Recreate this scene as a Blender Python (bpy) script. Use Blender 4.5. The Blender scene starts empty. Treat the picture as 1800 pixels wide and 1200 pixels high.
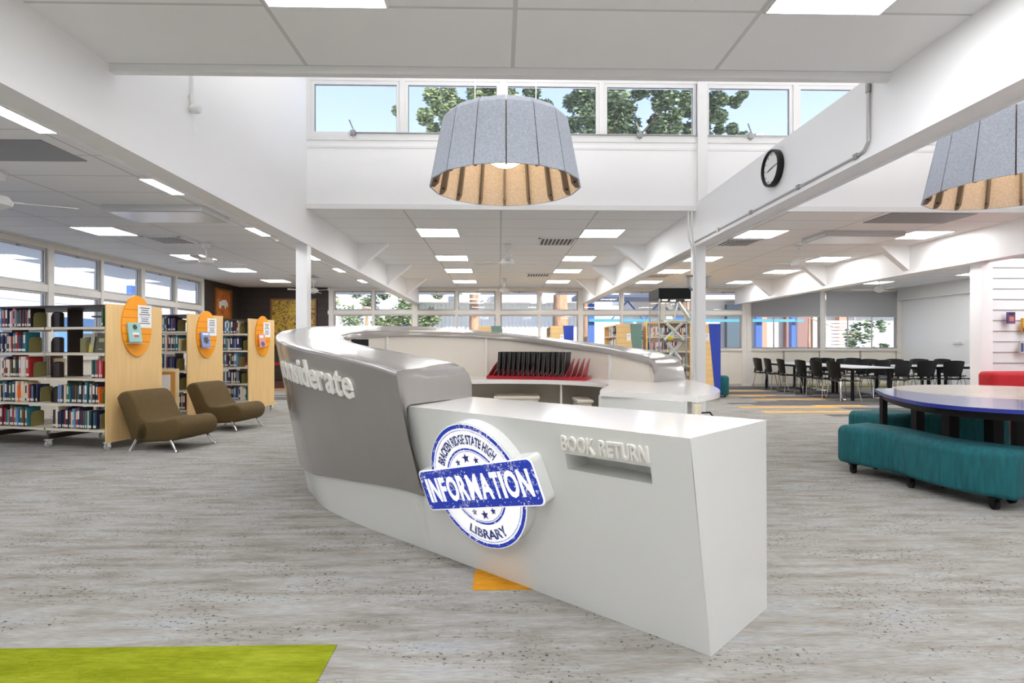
import bpy, bmesh, math, random
from mathutils import Vector, Matrix, Quaternion
random.seed(11)
S = bpy.context.scene
COL = S.collection
YAW = math.radians(1.29)
# ------------------------------------------------------------------ camera
cd = bpy.data.cameras.new('camera'); cam = bpy.data.objects.new('camera', cd); COL.objects.link(cam)
cam.location = (0, 0, 1.18); cam.rotation_euler = (math.pi/2, 0, -YAW)
cd.sensor_width = 36; cd.lens = 36*980/1800; cd.shift_y = 8/1800; cd.clip_start = .05; cd.clip_end = 300
S.camera = cam
# ------------------------------------------------------------------ view
S.view_settings.view_transform = 'Standard'; S.view_settings.look = 'None'
S.view_settings.exposure = -0.05; S.view_settings.gamma = 1
S.cycles.use_denoising = True
S.cycles.max_bounces = 14; S.cycles.diffuse_bounces = 10; S.cycles.glossy_bounces = 4
S.cycles.transmission_bounces = 6; S.cycles.transparent_max_bounces = 16
S.cycles.caustics_reflective = False; S.cycles.caustics_refractive = False
S.cycles.sample_clamp_indirect = 6
# ------------------------------------------------------------------ sky and sun
SKY_STRENGTH = 1.6; LAMP = 24.0; SUN = 9.0
w = bpy.data.worlds.new('sky'); S.world = w; w.use_nodes = True
nt = w.node_tree; bg = nt.nodes['Background']
tc = nt.nodes.new('ShaderNodeTexCoord'); sp = nt.nodes.new('ShaderNodeSeparateXYZ'); cr = nt.nodes.new('ShaderNodeValToRGB')
nt.links.new(tc.outputs['Generated'], sp.inputs[0]); nt.links.new(sp.outputs['Z'], cr.inputs[0]); nt.links.new(cr.outputs[0], bg.inputs[0])
e = cr.color_ramp.elements
e[0].position = 0.0; e[0].color = (.95, .97, 1.0, 1)
e[1].position = .75; e[1].color = (.20, .38, .82, 1)
x_ = e.new(.17); x_.color = (.72, .84, 1.0, 1)
x_ = e.new(.38); x_.color = (.47, .61, .95, 1)
bg.inputs[1].default_value = SKY_STRENGTH
sd = bpy.data.lights.new('sun', 'SUN'); so = bpy.data.objects.new('sun', sd); COL.objects.link(so)
sd.energy = SUN; sd.angle = .009; sd.color = (1, .95, .86)
so.rotation_euler = (math.radians(46), 0, math.radians(38)); so.location = (3, -6, 12)

# ------------------------------------------------------------------ materials
MATS = {}
def lin(c):
    return tuple(((v/255)/12.92 if v/255 <= .04045 else ((v/255+.055)/1.055)**2.4) for v in c)
def mat(name, rgb, rough=.5, metal=0, spec=.5, bump=0, bscale=60, var=0, vscale=6, emit=None, estr=0, coat=0, stretch=None):
    if name in MATS: return MATS[name]
    m = bpy.data.materials.new(name); m.use_nodes = True; n = m.node_tree; b = n.nodes['Principled BSDF']
    c = lin(rgb); b.inputs['Base Color'].default_value = (*c, 1)
    b.inputs['Roughness'].default_value = rough; b.inputs['Metallic'].default_value = metal
    b.inputs['Specular IOR Level'].default_value = spec
    b.inputs['Coat Weight'].default_value = coat; b.inputs['Coat Roughness'].default_value = .05
    co = n.nodes.new('ShaderNodeTexCoord'); src = co.outputs['Object']
    if stretch:
        mp = n.nodes.new('ShaderNodeMapping'); mp.inputs['Scale'].default_value = stretch
        n.links.new(src, mp.inputs[0]); src = mp.outputs[0]
    if var:
        nz = n.nodes.new('ShaderNodeTexNoise'); nz.inputs['Scale'].default_value = vscale; nz.inputs['Detail'].default_value = 4
        n.links.new(src, nz.inputs['Vector'])
        r = n.nodes.new('ShaderNodeValToRGB'); r.color_ramp.elements[0].position = .3; r.color_ramp.elements[1].position = .7
        r.color_ramp.elements[0].color = tuple(v*(1-var) for v in c)+(1,); r.color_ramp.elements[1].color = tuple(min(1, v*(1+var)) for v in c)+(1,)
        n.links.new(nz.outputs['Fac'], r.inputs[0]); n.links.new(r.outputs[0], b.inputs['Base Color'])
    if bump:
        nb = n.nodes.new('ShaderNodeTexNoise'); nb.inputs['Scale'].default_value = bscale; nb.inputs['Detail'].default_value = 3
        n.links.new(src, nb.inputs['Vector'])
        bp = n.nodes.new('ShaderNodeBump'); bp.inputs['Strength'].default_value = bump; bp.inputs['Distance'].default_value = .01
        n.links.new(nb.outputs['Fac'], bp.inputs['Height']); n.links.new(bp.outputs[0], b.inputs['Normal'])
    if emit:
        b.inputs['Emission Color'].default_value = (*lin(emit), 1); b.inputs['Emission Strength'].default_value = estr
    MATS[name] = m; return m
def glass_mat(name, tint=(1, 1, 1), refl=1.0):
    m = bpy.data.materials.new(name); m.use_nodes = True; n = m.node_tree; n.nodes.clear()
    o = n.nodes.new('ShaderNodeOutputMaterial'); t = n.nodes.new('ShaderNodeBsdfTransparent'); g = n.nodes.new('ShaderNodeBsdfGlossy')
    g.inputs['Roughness'].default_value = .01; g.inputs['Color'].default_value = (refl, refl, refl, 1); t.inputs['Color'].default_value = (*tint, 1)
    f = n.nodes.new('ShaderNodeFresnel'); f.inputs['IOR'].default_value = 1.5
    mx = n.nodes.new('ShaderNodeMixShader'); gb = n.nodes.new('ShaderNodeNewGeometry'); ff = n.nodes.new('ShaderNodeMath'); ff.operation = 'MULTIPLY_ADD'; n.links.new(gb.outputs['Backfacing'], ff.inputs[0]); ff.inputs[1].default_value = -1; ff.inputs[2].default_value = 1
    fm_ = n.nodes.new('ShaderNodeMath'); fm_.operation = 'MULTIPLY'; n.links.new(ff.outputs[0], fm_.inputs[0]); n.links.new(f.outputs[0], fm_.inputs[1])
    n.links.new(fm_.outputs[0], mx.inputs[0]); n.links.new(t.outputs[0], mx.inputs[1]); n.links.new(g.outputs[0], mx.inputs[2])
    n.links.new(mx.outputs[0], o.inputs[0]); MATS[name] = m; return m
def math_node(n, op, a, b=None, c=None):
    x = n.nodes.new('ShaderNodeMath'); x.operation = op
    for i, v in enumerate((a, b, c)):
        if v is None: continue
        if isinstance(v, (int, float)): x.inputs[i].default_value = v
        else: n.links.new(v, x.inputs[i])
    return x.outputs[0]
white = mat('white_paint', (244, 244, 244), .45, bump=.03, bscale=30)
trimw = mat('trim_paint', (228, 228, 227), .35)
frame_m = mat('window_frame_cream', (230, 226, 219), .4, var=.03)
alu = mat('aluminium_sash', (186, 184, 182), .35, .5)
panel_m = mat('cream_infill_panel', (232, 226, 214), .45, var=.03, vscale=2)
lamp_white = mat('light_diffuser', (255, 255, 255), .6, emit=(252, 253, 255), estr=LAMP)
dark_wall = mat('dark_brown_blockwork', (52, 43, 38), .6, var=.12, vscale=8, bump=.2)
glass = glass_mat('window_glass')
case_glass = glass_mat('case_glass', (.98, .99, .99), .7)
solid = mat('white_solid_surface', (222, 223, 220), .14, coat=.3)
solid_top = mat('white_solid_counter', (238, 236, 234), .16, coat=.35)
grey_lam = mat('metallic_grey_laminate', (150, 146, 142), .2, .3, coat=.2, var=.015, vscale=2, stretch=(6, 6, .6))
inner_m = mat('inner_cream_board', (222, 217, 208), .4)
chrome = mat('chrome', (215, 215, 215), .12, 1)
steel_g = mat('galvanised_steel', (150, 150, 148), .4, .8)
black_pl = mat('black_plastic', (15, 15, 16), .45, spec=.3)
black_mt = mat('black_powdercoat', (14, 14, 15), .5, spec=.25)
white_pl = mat('white_plastic', (228, 228, 226), .35)
maple = mat('maple_laminate', (226, 190, 132), .38, var=.06, vscale=3, stretch=(9, 9, .7))
maple_edge = mat('maple_edge', (205, 166, 108), .45)
shelf_m = mat('cream_shelf_steel', (226, 216, 196), .4)
brown_m = mat('dark_brown_upright', (46, 35, 32), .5)
olive_m = mat('olive_bookend', (128, 120, 74), .5)
orange_m = mat('orange_slatboard', (246, 160, 28), .35)
orange_d = mat('orange_groove', (190, 112, 20), .5)
paper = mat('white_paper', (240, 240, 240), .6)
ink = mat('grey_ink', (110, 112, 122), .6)
teal = mat('teal_velour', (14, 92, 100), .85, var=.25, vscale=7, bump=.35, bscale=160, stretch=(5, 5, .8))
red_f = mat('red_fabric', (176, 22, 34), .75, var=.12, vscale=40, bump=.25, bscale=220)
felt = mat('grey_felt', (184, 191, 203), .9, var=.16, vscale=70, bump=.3, bscale=240)
felt_in = mat('pale_felt_lining', (214, 205, 193), .9, var=.14, vscale=70, bump=.3, bscale=240)
rib_m = mat('taupe_rib', (118, 108, 98), .7)
blue_top = mat('blue_tabletop_laminate', (112, 114, 172), .12, coat=.4)
blue_edge = mat('blue_table_edge', (28, 44, 140), .3)
cream_top = mat('cream_tabletop_laminate', (240, 228, 212), .15, coat=.4)
tab_white = mat('white_tabletop', (238, 238, 238), .25)
blind_m = mat('grey_blind', (163, 163, 164), .8)
cork = mat('cork', (196, 136, 62), .8, var=.12, vscale=60)
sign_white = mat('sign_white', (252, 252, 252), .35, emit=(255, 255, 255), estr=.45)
letter_m = mat('raised_white_letter', (238, 236, 230), .3)
greyvent = mat('grey_vent', (140, 140, 141), .5)
crimson = mat('crimson_rack', (150, 16, 36), .35)
def tweed():
    m = mat('brown_tweed', (104, 82, 40), .9, bump=.6, bscale=140); n = m.node_tree; b = n.nodes['Principled BSDF']
    co = n.nodes.new('ShaderNodeTexCoord'); nz = n.nodes.new('ShaderNodeTexNoise'); nz.inputs['Scale'].default_value = 300; nz.inputs['Detail'].default_value = 3
    n.links.new(co.outputs['Object'], nz.inputs['Vector']); r = n.nodes.new('ShaderNodeValToRGB'); q = r.color_ramp
    q.elements[0].position = .36; q.elements[0].color = (*lin((40, 30, 16)), 1); q.elements[1].position = .62; q.elements[1].color = (*lin((122, 100, 52)), 1)
    z = q.elements.new(.5); z.color = (*lin((80, 61, 28)), 1)
    n.links.new(nz.outputs['Fac'], r.inputs[0]); n.links.new(r.outputs[0], b.inputs['Base Color']); return m
tweed_m = tweed()
def ceiling_mat(name='ceiling_tiles', ox=.02, oy=.26):
    m = mat(name, (214, 214, 214), .85); n = m.node_tree; b = n.nodes['Principled BSDF']
    g = n.nodes.new('ShaderNodeNewGeometry'); s = n.nodes.new('ShaderNodeSeparateXYZ'); n.links.new(g.outputs['Position'], s.inputs[0])
    def line(axis, period, off, wd):
        a = math_node(n, 'ADD', s.outputs[axis], 100*period-off); a = math_node(n, 'MODULO', a, period)
        a = math_node(n, 'SUBTRACT', a, period/2); a = math_node(n, 'ABSOLUTE', a); return math_node(n, 'GREATER_THAN', a, period/2-wd/2)
    l = math_node(n, 'MAXIMUM', line('X', 1.22 if ox < .05 else 1.25, ox, .024), line('Y', .6, oy, .018))
    nz = n.nodes.new('ShaderNodeTexNoise'); nz.inputs['Scale'].default_value = 3
    n.links.new(g.outputs['Position'], nz.inputs['Vector'])
    r = n.nodes.new('ShaderNodeValToRGB'); r.color_ramp.elements[0].color = (*lin((236, 236, 236)), 1); r.color_ramp.elements[1].color = (*lin((240, 240, 240)), 1)
    n.links.new(nz.outputs['Fac'], r.inputs[0])
    mx = n.nodes.new('ShaderNodeMix'); mx.data_type = 'RGBA'; n.links.new(l, mx.inputs[0]); n.links.new(r.outputs[0], mx.inputs[6]); mx.inputs[7].default_value = (*lin((205, 205, 204)), 1)
    n.links.new(mx.outputs[2], b.inputs['Base Color']); return m
ceil_m = ceiling_mat(); ceil_f = ceiling_mat('front_ceiling_tiles', .08, .41)
def carpet(name, cols, speck=.5, specks=(58, 56, 54)):
    m = mat(name, cols[1], 1.0); n = m.node_tree; b = n.nodes['Principled BSDF']; b.inputs['Specular IOR Level'].default_value = 0
    g = n.nodes.new('ShaderNodeNewGeometry')
    def noise(scale, sx, sy, detail=4, off=0):
        mp = n.nodes.new('ShaderNodeMapping'); mp.inputs['Scale'].default_value = (sx, sy, 1); mp.inputs['Location'].default_value = (off, off*.7, 0)
        n.links.new(g.outputs['Position'], mp.inputs[0]); z = n.nodes.new('ShaderNodeTexNoise'); z.inputs['Scale'].default_value = scale; z.inputs['Detail'].default_value = detail
        n.links.new(mp.outputs[0], z.inputs['Vector']); return z.outputs['Fac']
    def mixc(f, a, c):
        mx = n.nodes.new('ShaderNodeMix'); mx.data_type = 'RGBA'; n.links.new(f, mx.inputs[0])
        for i, v in ((6, a), (7, c)):
            if isinstance(v, tuple): mx.inputs[i].default_value = v
            else: n.links.new(v, mx.inputs[i])
        return mx.outputs[2]
    # plank-wise tone steps, planks 1 m x 0.25 m
    s = n.nodes.new('ShaderNodeSeparateXYZ'); n.links.new(g.outputs['Position'], s.inputs[0])
    row = math_node(n, 'FLOOR', math_node(n, 'DIVIDE', math_node(n, 'ADD', s.outputs['Y'], .03), .25))
    colx = math_node(n, 'FLOOR', math_node(n, 'ADD', s.outputs['X'], math_node(n, 'MULTIPLY', row, .37)))
    cb = n.nodes.new('ShaderNodeCombineXYZ'); n.links.new(row, cb.inputs[0]); n.links.new(colx, cb.inputs[1])
    wn = n.nodes.new('ShaderNodeTexWhiteNoise'); wn.noise_dimensions = '2D'; n.links.new(cb.outputs[0], wn.inputs['Vector'])
    r = n.nodes.new('ShaderNodeValToRGB'); q = r.color_ramp
    for i, c in enumerate(cols):
        p = .30 + .40*i/(len(cols)-1)
        el = q.elements[0] if i == 0 else (q.elements[-1] if i == len(cols)-1 else q.elements.new(p)); el.position = p; el.color = (*lin(c), 1)
    f = math_node(n, 'ADD', math_node(n, 'MULTIPLY', noise(2.6, 1, 5.5, 10), .9), math_node(n, 'MULTIPLY', wn.outputs['Value'], .10))
    n.links.new(f, r.inputs[0])
    fine = n.nodes.new('ShaderNodeValToRGB'); fine.color_ramp.elements[0].position = .58; fine.color_ramp.elements[1].position = .70
    n.links.new(noise(46, 1, 1.4, 3, 3), fine.inputs[0])
    zone = n.nodes.new('ShaderNodeValToRGB'); zone.color_ramp.elements[0].position = .44; zone.color_ramp.elements[1].position = .56
    n.links.new(noise(2.0, 1, 2.4, 5, 9), zone.inputs[0])
    k = math_node(n, 'MULTIPLY', math_node(n, 'MULTIPLY', fine.outputs[0], zone.outputs[0]), speck)
    c = mixc(k, r.outputs[0], (*lin(specks), 1))
    fib = n.nodes.new('ShaderNodeValToRGB'); fib.color_ramp.elements[0].position = .35; fib.color_ramp.elements[1].position = .65
    fib.color_ramp.elements[0].color = (.84, .84, .84, 1); fib.color_ramp.elements[1].color = (1.08, 1.08, 1.08, 1)
    n.links.new(noise(16, 1, 6, 8, 5), fib.inputs[0])
    mu = n.nodes.new('ShaderNodeMix'); mu.data_type = 'RGBA'; mu.blend_type = 'MULTIPLY'; mu.inputs[0].default_value = 1
    n.links.new(c, mu.inputs[6]); n.links.new(fib.outputs[0], mu.inputs[7]); n.links.new(mu.outputs[2], b.inputs['Base Color'])
    bp = n.nodes.new('ShaderNodeBump'); bp.inputs['Strength'].default_value = .5; bp.inputs['Distance'].default_value = .006
    n.links.new(noise(60, 1, 1.6, 3, 2), bp.inputs['Height']); n.links.new(bp.outputs[0], b.inputs['Normal']); return m
floor_m = carpet('grey_streaked_carpet', [(130, 126, 120), (143, 139, 133), (151, 148, 144), (160, 158, 155), (152, 155, 159)], 1.0)
green_c = carpet('lime_carpet', [(116, 124, 26), (132, 140, 36), (144, 152, 46)], .3, (70, 84, 20))
orange_c = carpet('ochre_carpet', [(196, 150, 84), (216, 172, 104), (222, 184, 124)], .2, (150, 96, 30))
char_c = carpet('charcoal_carpet', [(92, 90, 90), (108, 105, 104), (122, 120, 120)], .3)

# ------------------------------------------------------------------ mesh builder
def frame_of(t):
    t = t.normalized(); a = Vector((0, 0, 1)) if abs(t.z) < .95 else Vector((1, 0, 0)); u = t.cross(a).normalized(); return u, t.cross(u)
class MB:
    def __init__(s): s.v = []; s.f = []; s.m = []; s.cur = 0
    def add(s, vs, fs):
        k = len(s.v); s.v += [Vector(p) for p in vs]; s.f += [tuple(i+k for i in q) for q in fs]; s.m += [s.cur]*len(fs); return s
    def box(s, x0, x1, y0, y1, z0, z1, M=None):
        vs = [Vector(p) for p in ((x0, y0, z0), (x1, y0, z0), (x1, y1, z0), (x0, y1, z0), (x0, y0, z1), (x1, y0, z1), (x1, y1, z1), (x0, y1, z1))]
        if M: vs = [M @ p for p in vs]
        return s.add(vs, [(0, 3, 2, 1), (4, 5, 6, 7), (0, 1, 5, 4), (1, 2, 6, 5), (2, 3, 7, 6), (3, 0, 4, 7)])
    def prism(s, poly, z0, z1, M=None):
        n = len(poly); vs = [Vector((p[0], p[1], z0)) for p in poly]+[Vector((p[0], p[1], z1)) for p in poly]
        if M: vs = [M @ p for p in vs]
        return s.add(vs, [tuple(range(n))[::-1], tuple(range(n, 2*n))]+[(i, (i+1) % n, n+(i+1) % n, n+i) for i in range(n)])
    def tube(s, pts, r, n=8, closed=False):
        pts = [Vector(p) for p in pts]; rings = []; pu = None
        for i, p in enumerate(pts):
            t = (pts[min(i+1, len(pts)-1)]-pts[max(i-1, 0)])
            u, v = frame_of(t)
            if pu is not None:
                t = t.normalized(); u = (pu-t*pu.dot(t)).normalized(); v = t.cross(u)
            pu = u; rr = r[i] if isinstance(r, (list, tuple)) else r
            rings.append([p+u*rr*math.cos(2*math.pi*k/n)+v*rr*math.sin(2*math.pi*k/n) for k in range(n)])
        return s.loft(rings, True, True)
    def loft(s, rings, wrap=True, caps=False):
        n = len(rings[0]); vs = [p for r in rings for p in r]; fs = []
        for a in range(len(rings)-1):
            for k in range(n if wrap else n-1):
                k2 = (k+1) % n; fs.append((a*n+k, a*n+k2, (a+1)*n+k2, (a+1)*n+k))
        if caps: fs += [tuple(range(n))[::-1], tuple(range((len(rings)-1)*n, len(rings)*n))]
        return s.add(vs, fs)
    def lathe(s, prof, n=24, M=None, caps=True):
        rings = []
        for r, z in prof:
            ring = [Vector((r*math.cos(2*math.pi*k/n), r*math.sin(2*math.pi*k/n), z)) for k in range(n)]
            if M: ring = [M @ p for p in ring]
            rings.append(ring)
        return s.loft(rings, True, caps)
    def mesh(s, name, mats, smooth=False, angle=35):
        me = bpy.data.meshes.new(name); me.from_pydata([tuple(p) for p in s.v], [], s.f)
        for m in (mats if isinstance(mats, (list, tuple)) else [mats]): me.materials.append(m)
        me.polygons.foreach_set('material_index', s.m)
        me.validate(); bm = bmesh.new(); bm.from_mesh(me); bmesh.ops.recalc_face_normals(bm, faces=bm.faces); bm.to_mesh(me); bm.free()
        if smooth:
            me.polygons.foreach_set('use_smooth', [True]*len(me.polygons)); me.set_sharp_from_angle(angle=math.radians(angle))
        me.update(); return me
    def build(s, name, mats, parent=None, smooth=False, angle=35, bevel=0, local=False, bseg=2):
        if parent is not None and not local:
            M = world_of(parent).inverted(); s.v = [M @ p for p in s.v]
        o = bpy.data.objects.new(name, s.mesh(name, mats, smooth, angle)); COL.objects.link(o)
        if parent is not None: o.parent = parent
        if bevel:
            b = o.modifiers.new('bevel', 'BEVEL'); b.width = bevel; b.segments = bseg; b.limit_method = 'ANGLE'; b.angle_limit = math.radians(40)
            o.data.polygons.foreach_set('use_smooth', [True]*len(o.data.polygons)); o.data.set_sharp_from_angle(angle=math.radians(50))
        return o
def world_of(o):
    M = Matrix.Translation(o.location) @ o.rotation_euler.to_matrix().to_4x4()
    return world_of(o.parent) @ M if o.parent else M
def tag(o, label, cat, group=None, kind=None):
    o['label'] = label; o['category'] = cat
    if group: o['group'] = group
    if kind: o['kind'] = kind
    return o
def thing(name, label, cat, loc=(0, 0, 0), rz=0, group=None):
    o = bpy.data.objects.new(name, None); COL.objects.link(o); o.empty_display_size = .1
    o.location = loc; o.rotation_euler = (0, 0, rz); return tag(o, label, cat, group)
def struct(o): o['kind'] = 'structure'; return o
def dup(root, loc, rz=None, label=None, group=None):
    r = root.copy(); COL.objects.link(r); r.location = loc
    if rz is not None: r.rotation_euler = (0, 0, rz)
    if label: r['label'] = label
    if group: r['group'] = group
    def rec(a, b):
        for ch in list(a.children):
            c = ch.copy(); COL.objects.link(c); c.parent = b; rec(ch, c)
    rec(root, r); return r
def W(l, d, z=0):   # plan coordinates measured square to the camera -> world
    return Vector((l*math.cos(YAW)+d*math.sin(YAW), -l*math.sin(YAW)+d*math.cos(YAW), z))
def text_geo(s, size=1, extrude=.1, offset=0, bevel=0, space=1):
    c = bpy.data.curves.new('t', 'FONT'); c.body = s; c.size = size; c.extrude = extrude; c.offset = offset; c.resolution_u = 3; c.bevel_depth = bevel; c.space_character = space
    o = bpy.data.objects.new('t', c); COL.objects.link(o); dg = bpy.context.evaluated_depsgraph_get(); dg.update()
    me = bpy.data.meshes.new_from_object(o.evaluated_get(dg)); v = [q.co.copy() for q in me.vertices]; f = [tuple(p.vertices) for p in me.polygons]
    bpy.data.objects.remove(o); bpy.data.curves.remove(c); bpy.data.meshes.remove(me); return v, f
def fit_text(s, x0, x1, y0, y1, z0, z1, offset=0, space=1):
    v, f = text_geo(s, 1, .1, offset, 0, space)
    ax, bx = min(p.x for p in v), max(p.x for p in v); ay, by = min(p.y for p in v), max(p.y for p in v)
    return [Vector((x0+(p.x-ax)/(bx-ax)*(x1-x0), y0+(p.y-ay)/(by-ay)*(y1-y0), z0 if p.z < 0 else z1)) for p in v], f

def letter_run(s, x0, x1, y0, y1, z0, z1, offset=0, gap=.05, weights=None):
    L = []; 
    for c in s:
        if c == ' ': L.append(None); continue
        L.append(text_geo(c, 1, .1, offset))
    ws = [(.32 if g is None else (weights[c] if weights and c in weights else max(p.x for p in g[0])-min(p.x for p in g[0]))) for g, c in zip(L, s)]
    tot = sum(ws)+gap*(len(ws)-1); k = (x1-x0)/tot; ya = min(min(p.y for p in g[0]) for g in L if g); yb = max(max(p.y for p in g[0]) for g in L if g); x = x0; V, F = [], []
    for g, w_ in zip(L, ws):
        if g:
            v, f = g; a = min(p.x for p in v); b_ = max(p.x for p in v); n0 = len(V)
            V += [Vector((x+(p.x-a)/(b_-a)*w_*k, y0+(p.y-ya)/(yb-ya)*(y1-y0), z0 if p.z < 0 else z1)) for p in v]; F += [tuple(i+n0 for i in q) for q in f]
        x += (w_+gap)*k
    return V, F
# ================================================================== SETTING
XL, XR, YF, YB = -7.5, 11.92, 16.32, -3.0        # side walls, far wall, wall behind the camera
BL0, BL1, BR0, BR1 = -2.56, -2.35, 2.43, 2.62     # the two long beams
R20, R21 = 6.95, 7.16                             # third beam
CZ = 2.88; BZ = 2.43; LY0, LY1 = 3.41, 6.86; LZ = 4.75
fl = struct(MB().box(XL, XR, YB, YF, -.1, 0).build('floor', floor_m))
def planks(name, m, rows, z=.003):
    b = MB()
    for x0, x1, y in rows: b.box(x0, x1, y-.125, y+.125, .0005, z)
    return b.build(name, m, fl)
planks('lime_carpet_inlay', green_c, [(-3.6, -.64, 2.09), (-3.2, -.64, 1.84)])
planks('ochre_carpet_inlay', carpet('amber_carpet', [(196, 134, 40), (206, 144, 46), (214, 154, 58)], .1, (150, 96, 30)), [(-.13, .87, 2.82)])
planks('ochre_carpet_inlay', orange_c, [(4.7, 6.7, 9.85), (6.2, 7.2, 9.62), (6.4, 7.9, 9.1), (4.6, 6.5, 10.6), (6.2, 7.2, 10.85), (5.6, 7.4, 12.2), (4.9, 6.6, 13.2), (6, 7, 14.6), (4.4, 5.4, 14.6), (5.8, 6.8, 8.6), (-5.9, -4.6, 11.6), (4.9, 6.1, 6.2), (6.9, 8.1, 6.7)], .004)
planks('charcoal_carpet_inlay', char_c, [(5.6, 8.6, 9.35), (6.2, 9.2, 9.6), (6.6, 9.4, 9.85), (6.9, 9.0, 10.1), (6.5, 8.6, 10.35), (7.2, 8.8, 8.85), (5.1, 8.8, 11.1), (4.7, 8.4, 11.35), (5.4, 8.8, 11.6), (6.0, 9, 11.85),
    (5.5, 9, 12.6), (6.2, 9.4, 12.85), (5.2, 9, 13.6), (4.9, 8.6, 13.85), (5.6, 9.3, 14.1), (4.4, 7.6, 15.1), (5.2, 9.4, 15.35), (4.6, 8.8, 15.6), (5.3, 9, 15.85), (-6.2, -4.4, 12.4), (-6.2, -4.4, 12.65), (-6.2, -4.4, 12.9), (-6.6, -4.6, 13.4), (6.0, 7.5, 6.45), (7, 8.6, 7.2)])
planks('lime_carpet_border', green_c, [(8.9, XR, 15.9), (8.9, XR, 16.15)])
# ceilings
def slab(x0, x1, y0, y1, name='ceiling', z=CZ, m=ceil_m, t=.1): return struct(MB().box(x0, x1, y0, y1, z, z+t).build(name, m))
slab(XL, XR, YB, LY0, m=ceil_f); slab(XL, BL0, LY0, LY1); slab(XL, XR, LY1+.011, YF); slab(R21, XR, LY0, LY1)
slab(BL0, R21, LY0-.2, LY1+.1, z=LZ, m=white)
struct(MB().box(XL-.2, XR+.2, YB-.2, YF+.9, 3.2, 3.3).build('roof', steel_g)) if False else None
struct(MB().box(BL1, BR0, LY0, LY0+.05, CZ-.045, CZ+.02).build('trim_1', trimw))
struct(MB().box(BR1, R20, LY0, LY0+.05, CZ-.045, CZ+.02).build('trim_2', trimw))
struct(MB().box(BL0, R21, LY0-.1, LY0, CZ+.1, LZ).build('wall_lantern_front', white))
# walls
struct(MB().box(XL-.15, XL, YB, YF+.15, 0, .93).build('wall_left', panel_m))
struct(MB().box(XL-.15, XL+.0, 14.22, YF+.15, .93, CZ).build('wall_left', dark_wall))
struct(MB().box(XL-.15, XL, YB, 0.9, .93, CZ).build('wall_left', white))
struct(MB().box(XL, XR, YB-.15, YB, 0, CZ).build('wall_back', white))
struct(MB().box(XR, XR+.15, YB, YF+.15, 0, CZ).build('wall_right', white))
struct(MB().box(XR-.12, XR, 8.3, YF, 2.52, CZ).build('trim_3', trimw))
struct(MB().box(XL-.02, -4.95, YF-.02, YF+.15, 0, CZ).build('wall_far', dark_wall))
struct(MB().box(-4.95, 7.3, YF, YF+.12, 0, 1.04).build('wall_far', panel_m))
struct(MB().box(7.3, XR, YF, YF+.12, 0, 1.04).build('wall_far', panel_m))
# blockwork joints on the dark walls
b = MB()
for i in range(1, 14): b.box(XL+.01, -4.95, YF-.024, YF-.02, i*.2-.004, i*.2+.004)
struct(b.build('trim_4', mat('mortar_dark', (30, 24, 21), .8)))
struct(MB().box(XL+.02, -4.95, YF-.05, YF-.021, .62, .70).build('trim_5', mat('red_rail', (176, 20, 26), .4)))
struct(MB().box(XL+.02, -4.95, YF-.55, YF-.021, 0.0, .16).build('trim_6', mat('maroon_step', (92, 48, 44), .6)))
struct(MB().box(-7.3, -4.95, 14.9, 15.2, 0.004, .02).build('trim_7', mat('gold_trim', (206, 150, 60), .5)))
# lantern walls
struct(MB().box(BL0, BL1, LY0, LY1+.1, CZ+.001, LZ).build('wall_lantern_left', white))
struct(MB().box(BL1, R20, LY1, LY1+.1, CZ+.031, 3.70).build('wall_lantern_far', white))
struct(MB().box(BL1, R20, LY1, LY1+.1, 4.46, LZ).build('wall_lantern_far', white))
struct(MB().box(R20, R21, LY0, LY1+.1, CZ, LZ).build('wall_lantern_right', white))
struct(MB().box(BL1, BR0, LY1-.03, LY1+.0105, CZ-.03, CZ+.03).build('trim_8', trimw))
struct(MB().box(BR1, R20, LY1-.03, LY1+.01, CZ-.03, CZ+.03).build('trim_9', trimw))
# beams
def beam(name, x0, x1, y0, y1, z0, z1):
    b = MB().box(x0, x1, y0, y1, z0, z1); b.box(x0-.012, x0+.012, y0, y1, z0-.015, z0+.02); b.box(x1-.012, x1+.012, y0, y1, z0-.015, z0+.02)
    return struct(b.build(name, white))
beam('trim_10', BL0, BL1, YB, YF, BZ, CZ+.001)
beam('trim_11', BR0, BR1, YB, YF, BZ, CZ+.001)
struct(MB().box(BR0, BR1, LY0, LY1-.001, CZ+.0011, 2.95).build('trim_12', white))
beam('trim_13', R20, R21, YB, YF, BZ-.01, CZ+.001)
i = 14
for y in (9.3, 11.7, 14.1):
    for x, s in ((BL1, 1), (BR0, -1), (R20, -1)):
        b = MB(); poly = [(0, BZ+.03), (.5*s, CZ), (0, CZ)]
        vs = [(x+p[0], yy, p[1]) for yy in (y, y+.14) for p in poly]
        b.add(vs, [(0, 1, 2), (5, 4, 3), (0, 3, 4, 1), (1, 4, 5, 2), (2, 5, 3, 0)]); struct(b.build('trim_%d' % i, white)); i += 1
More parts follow.
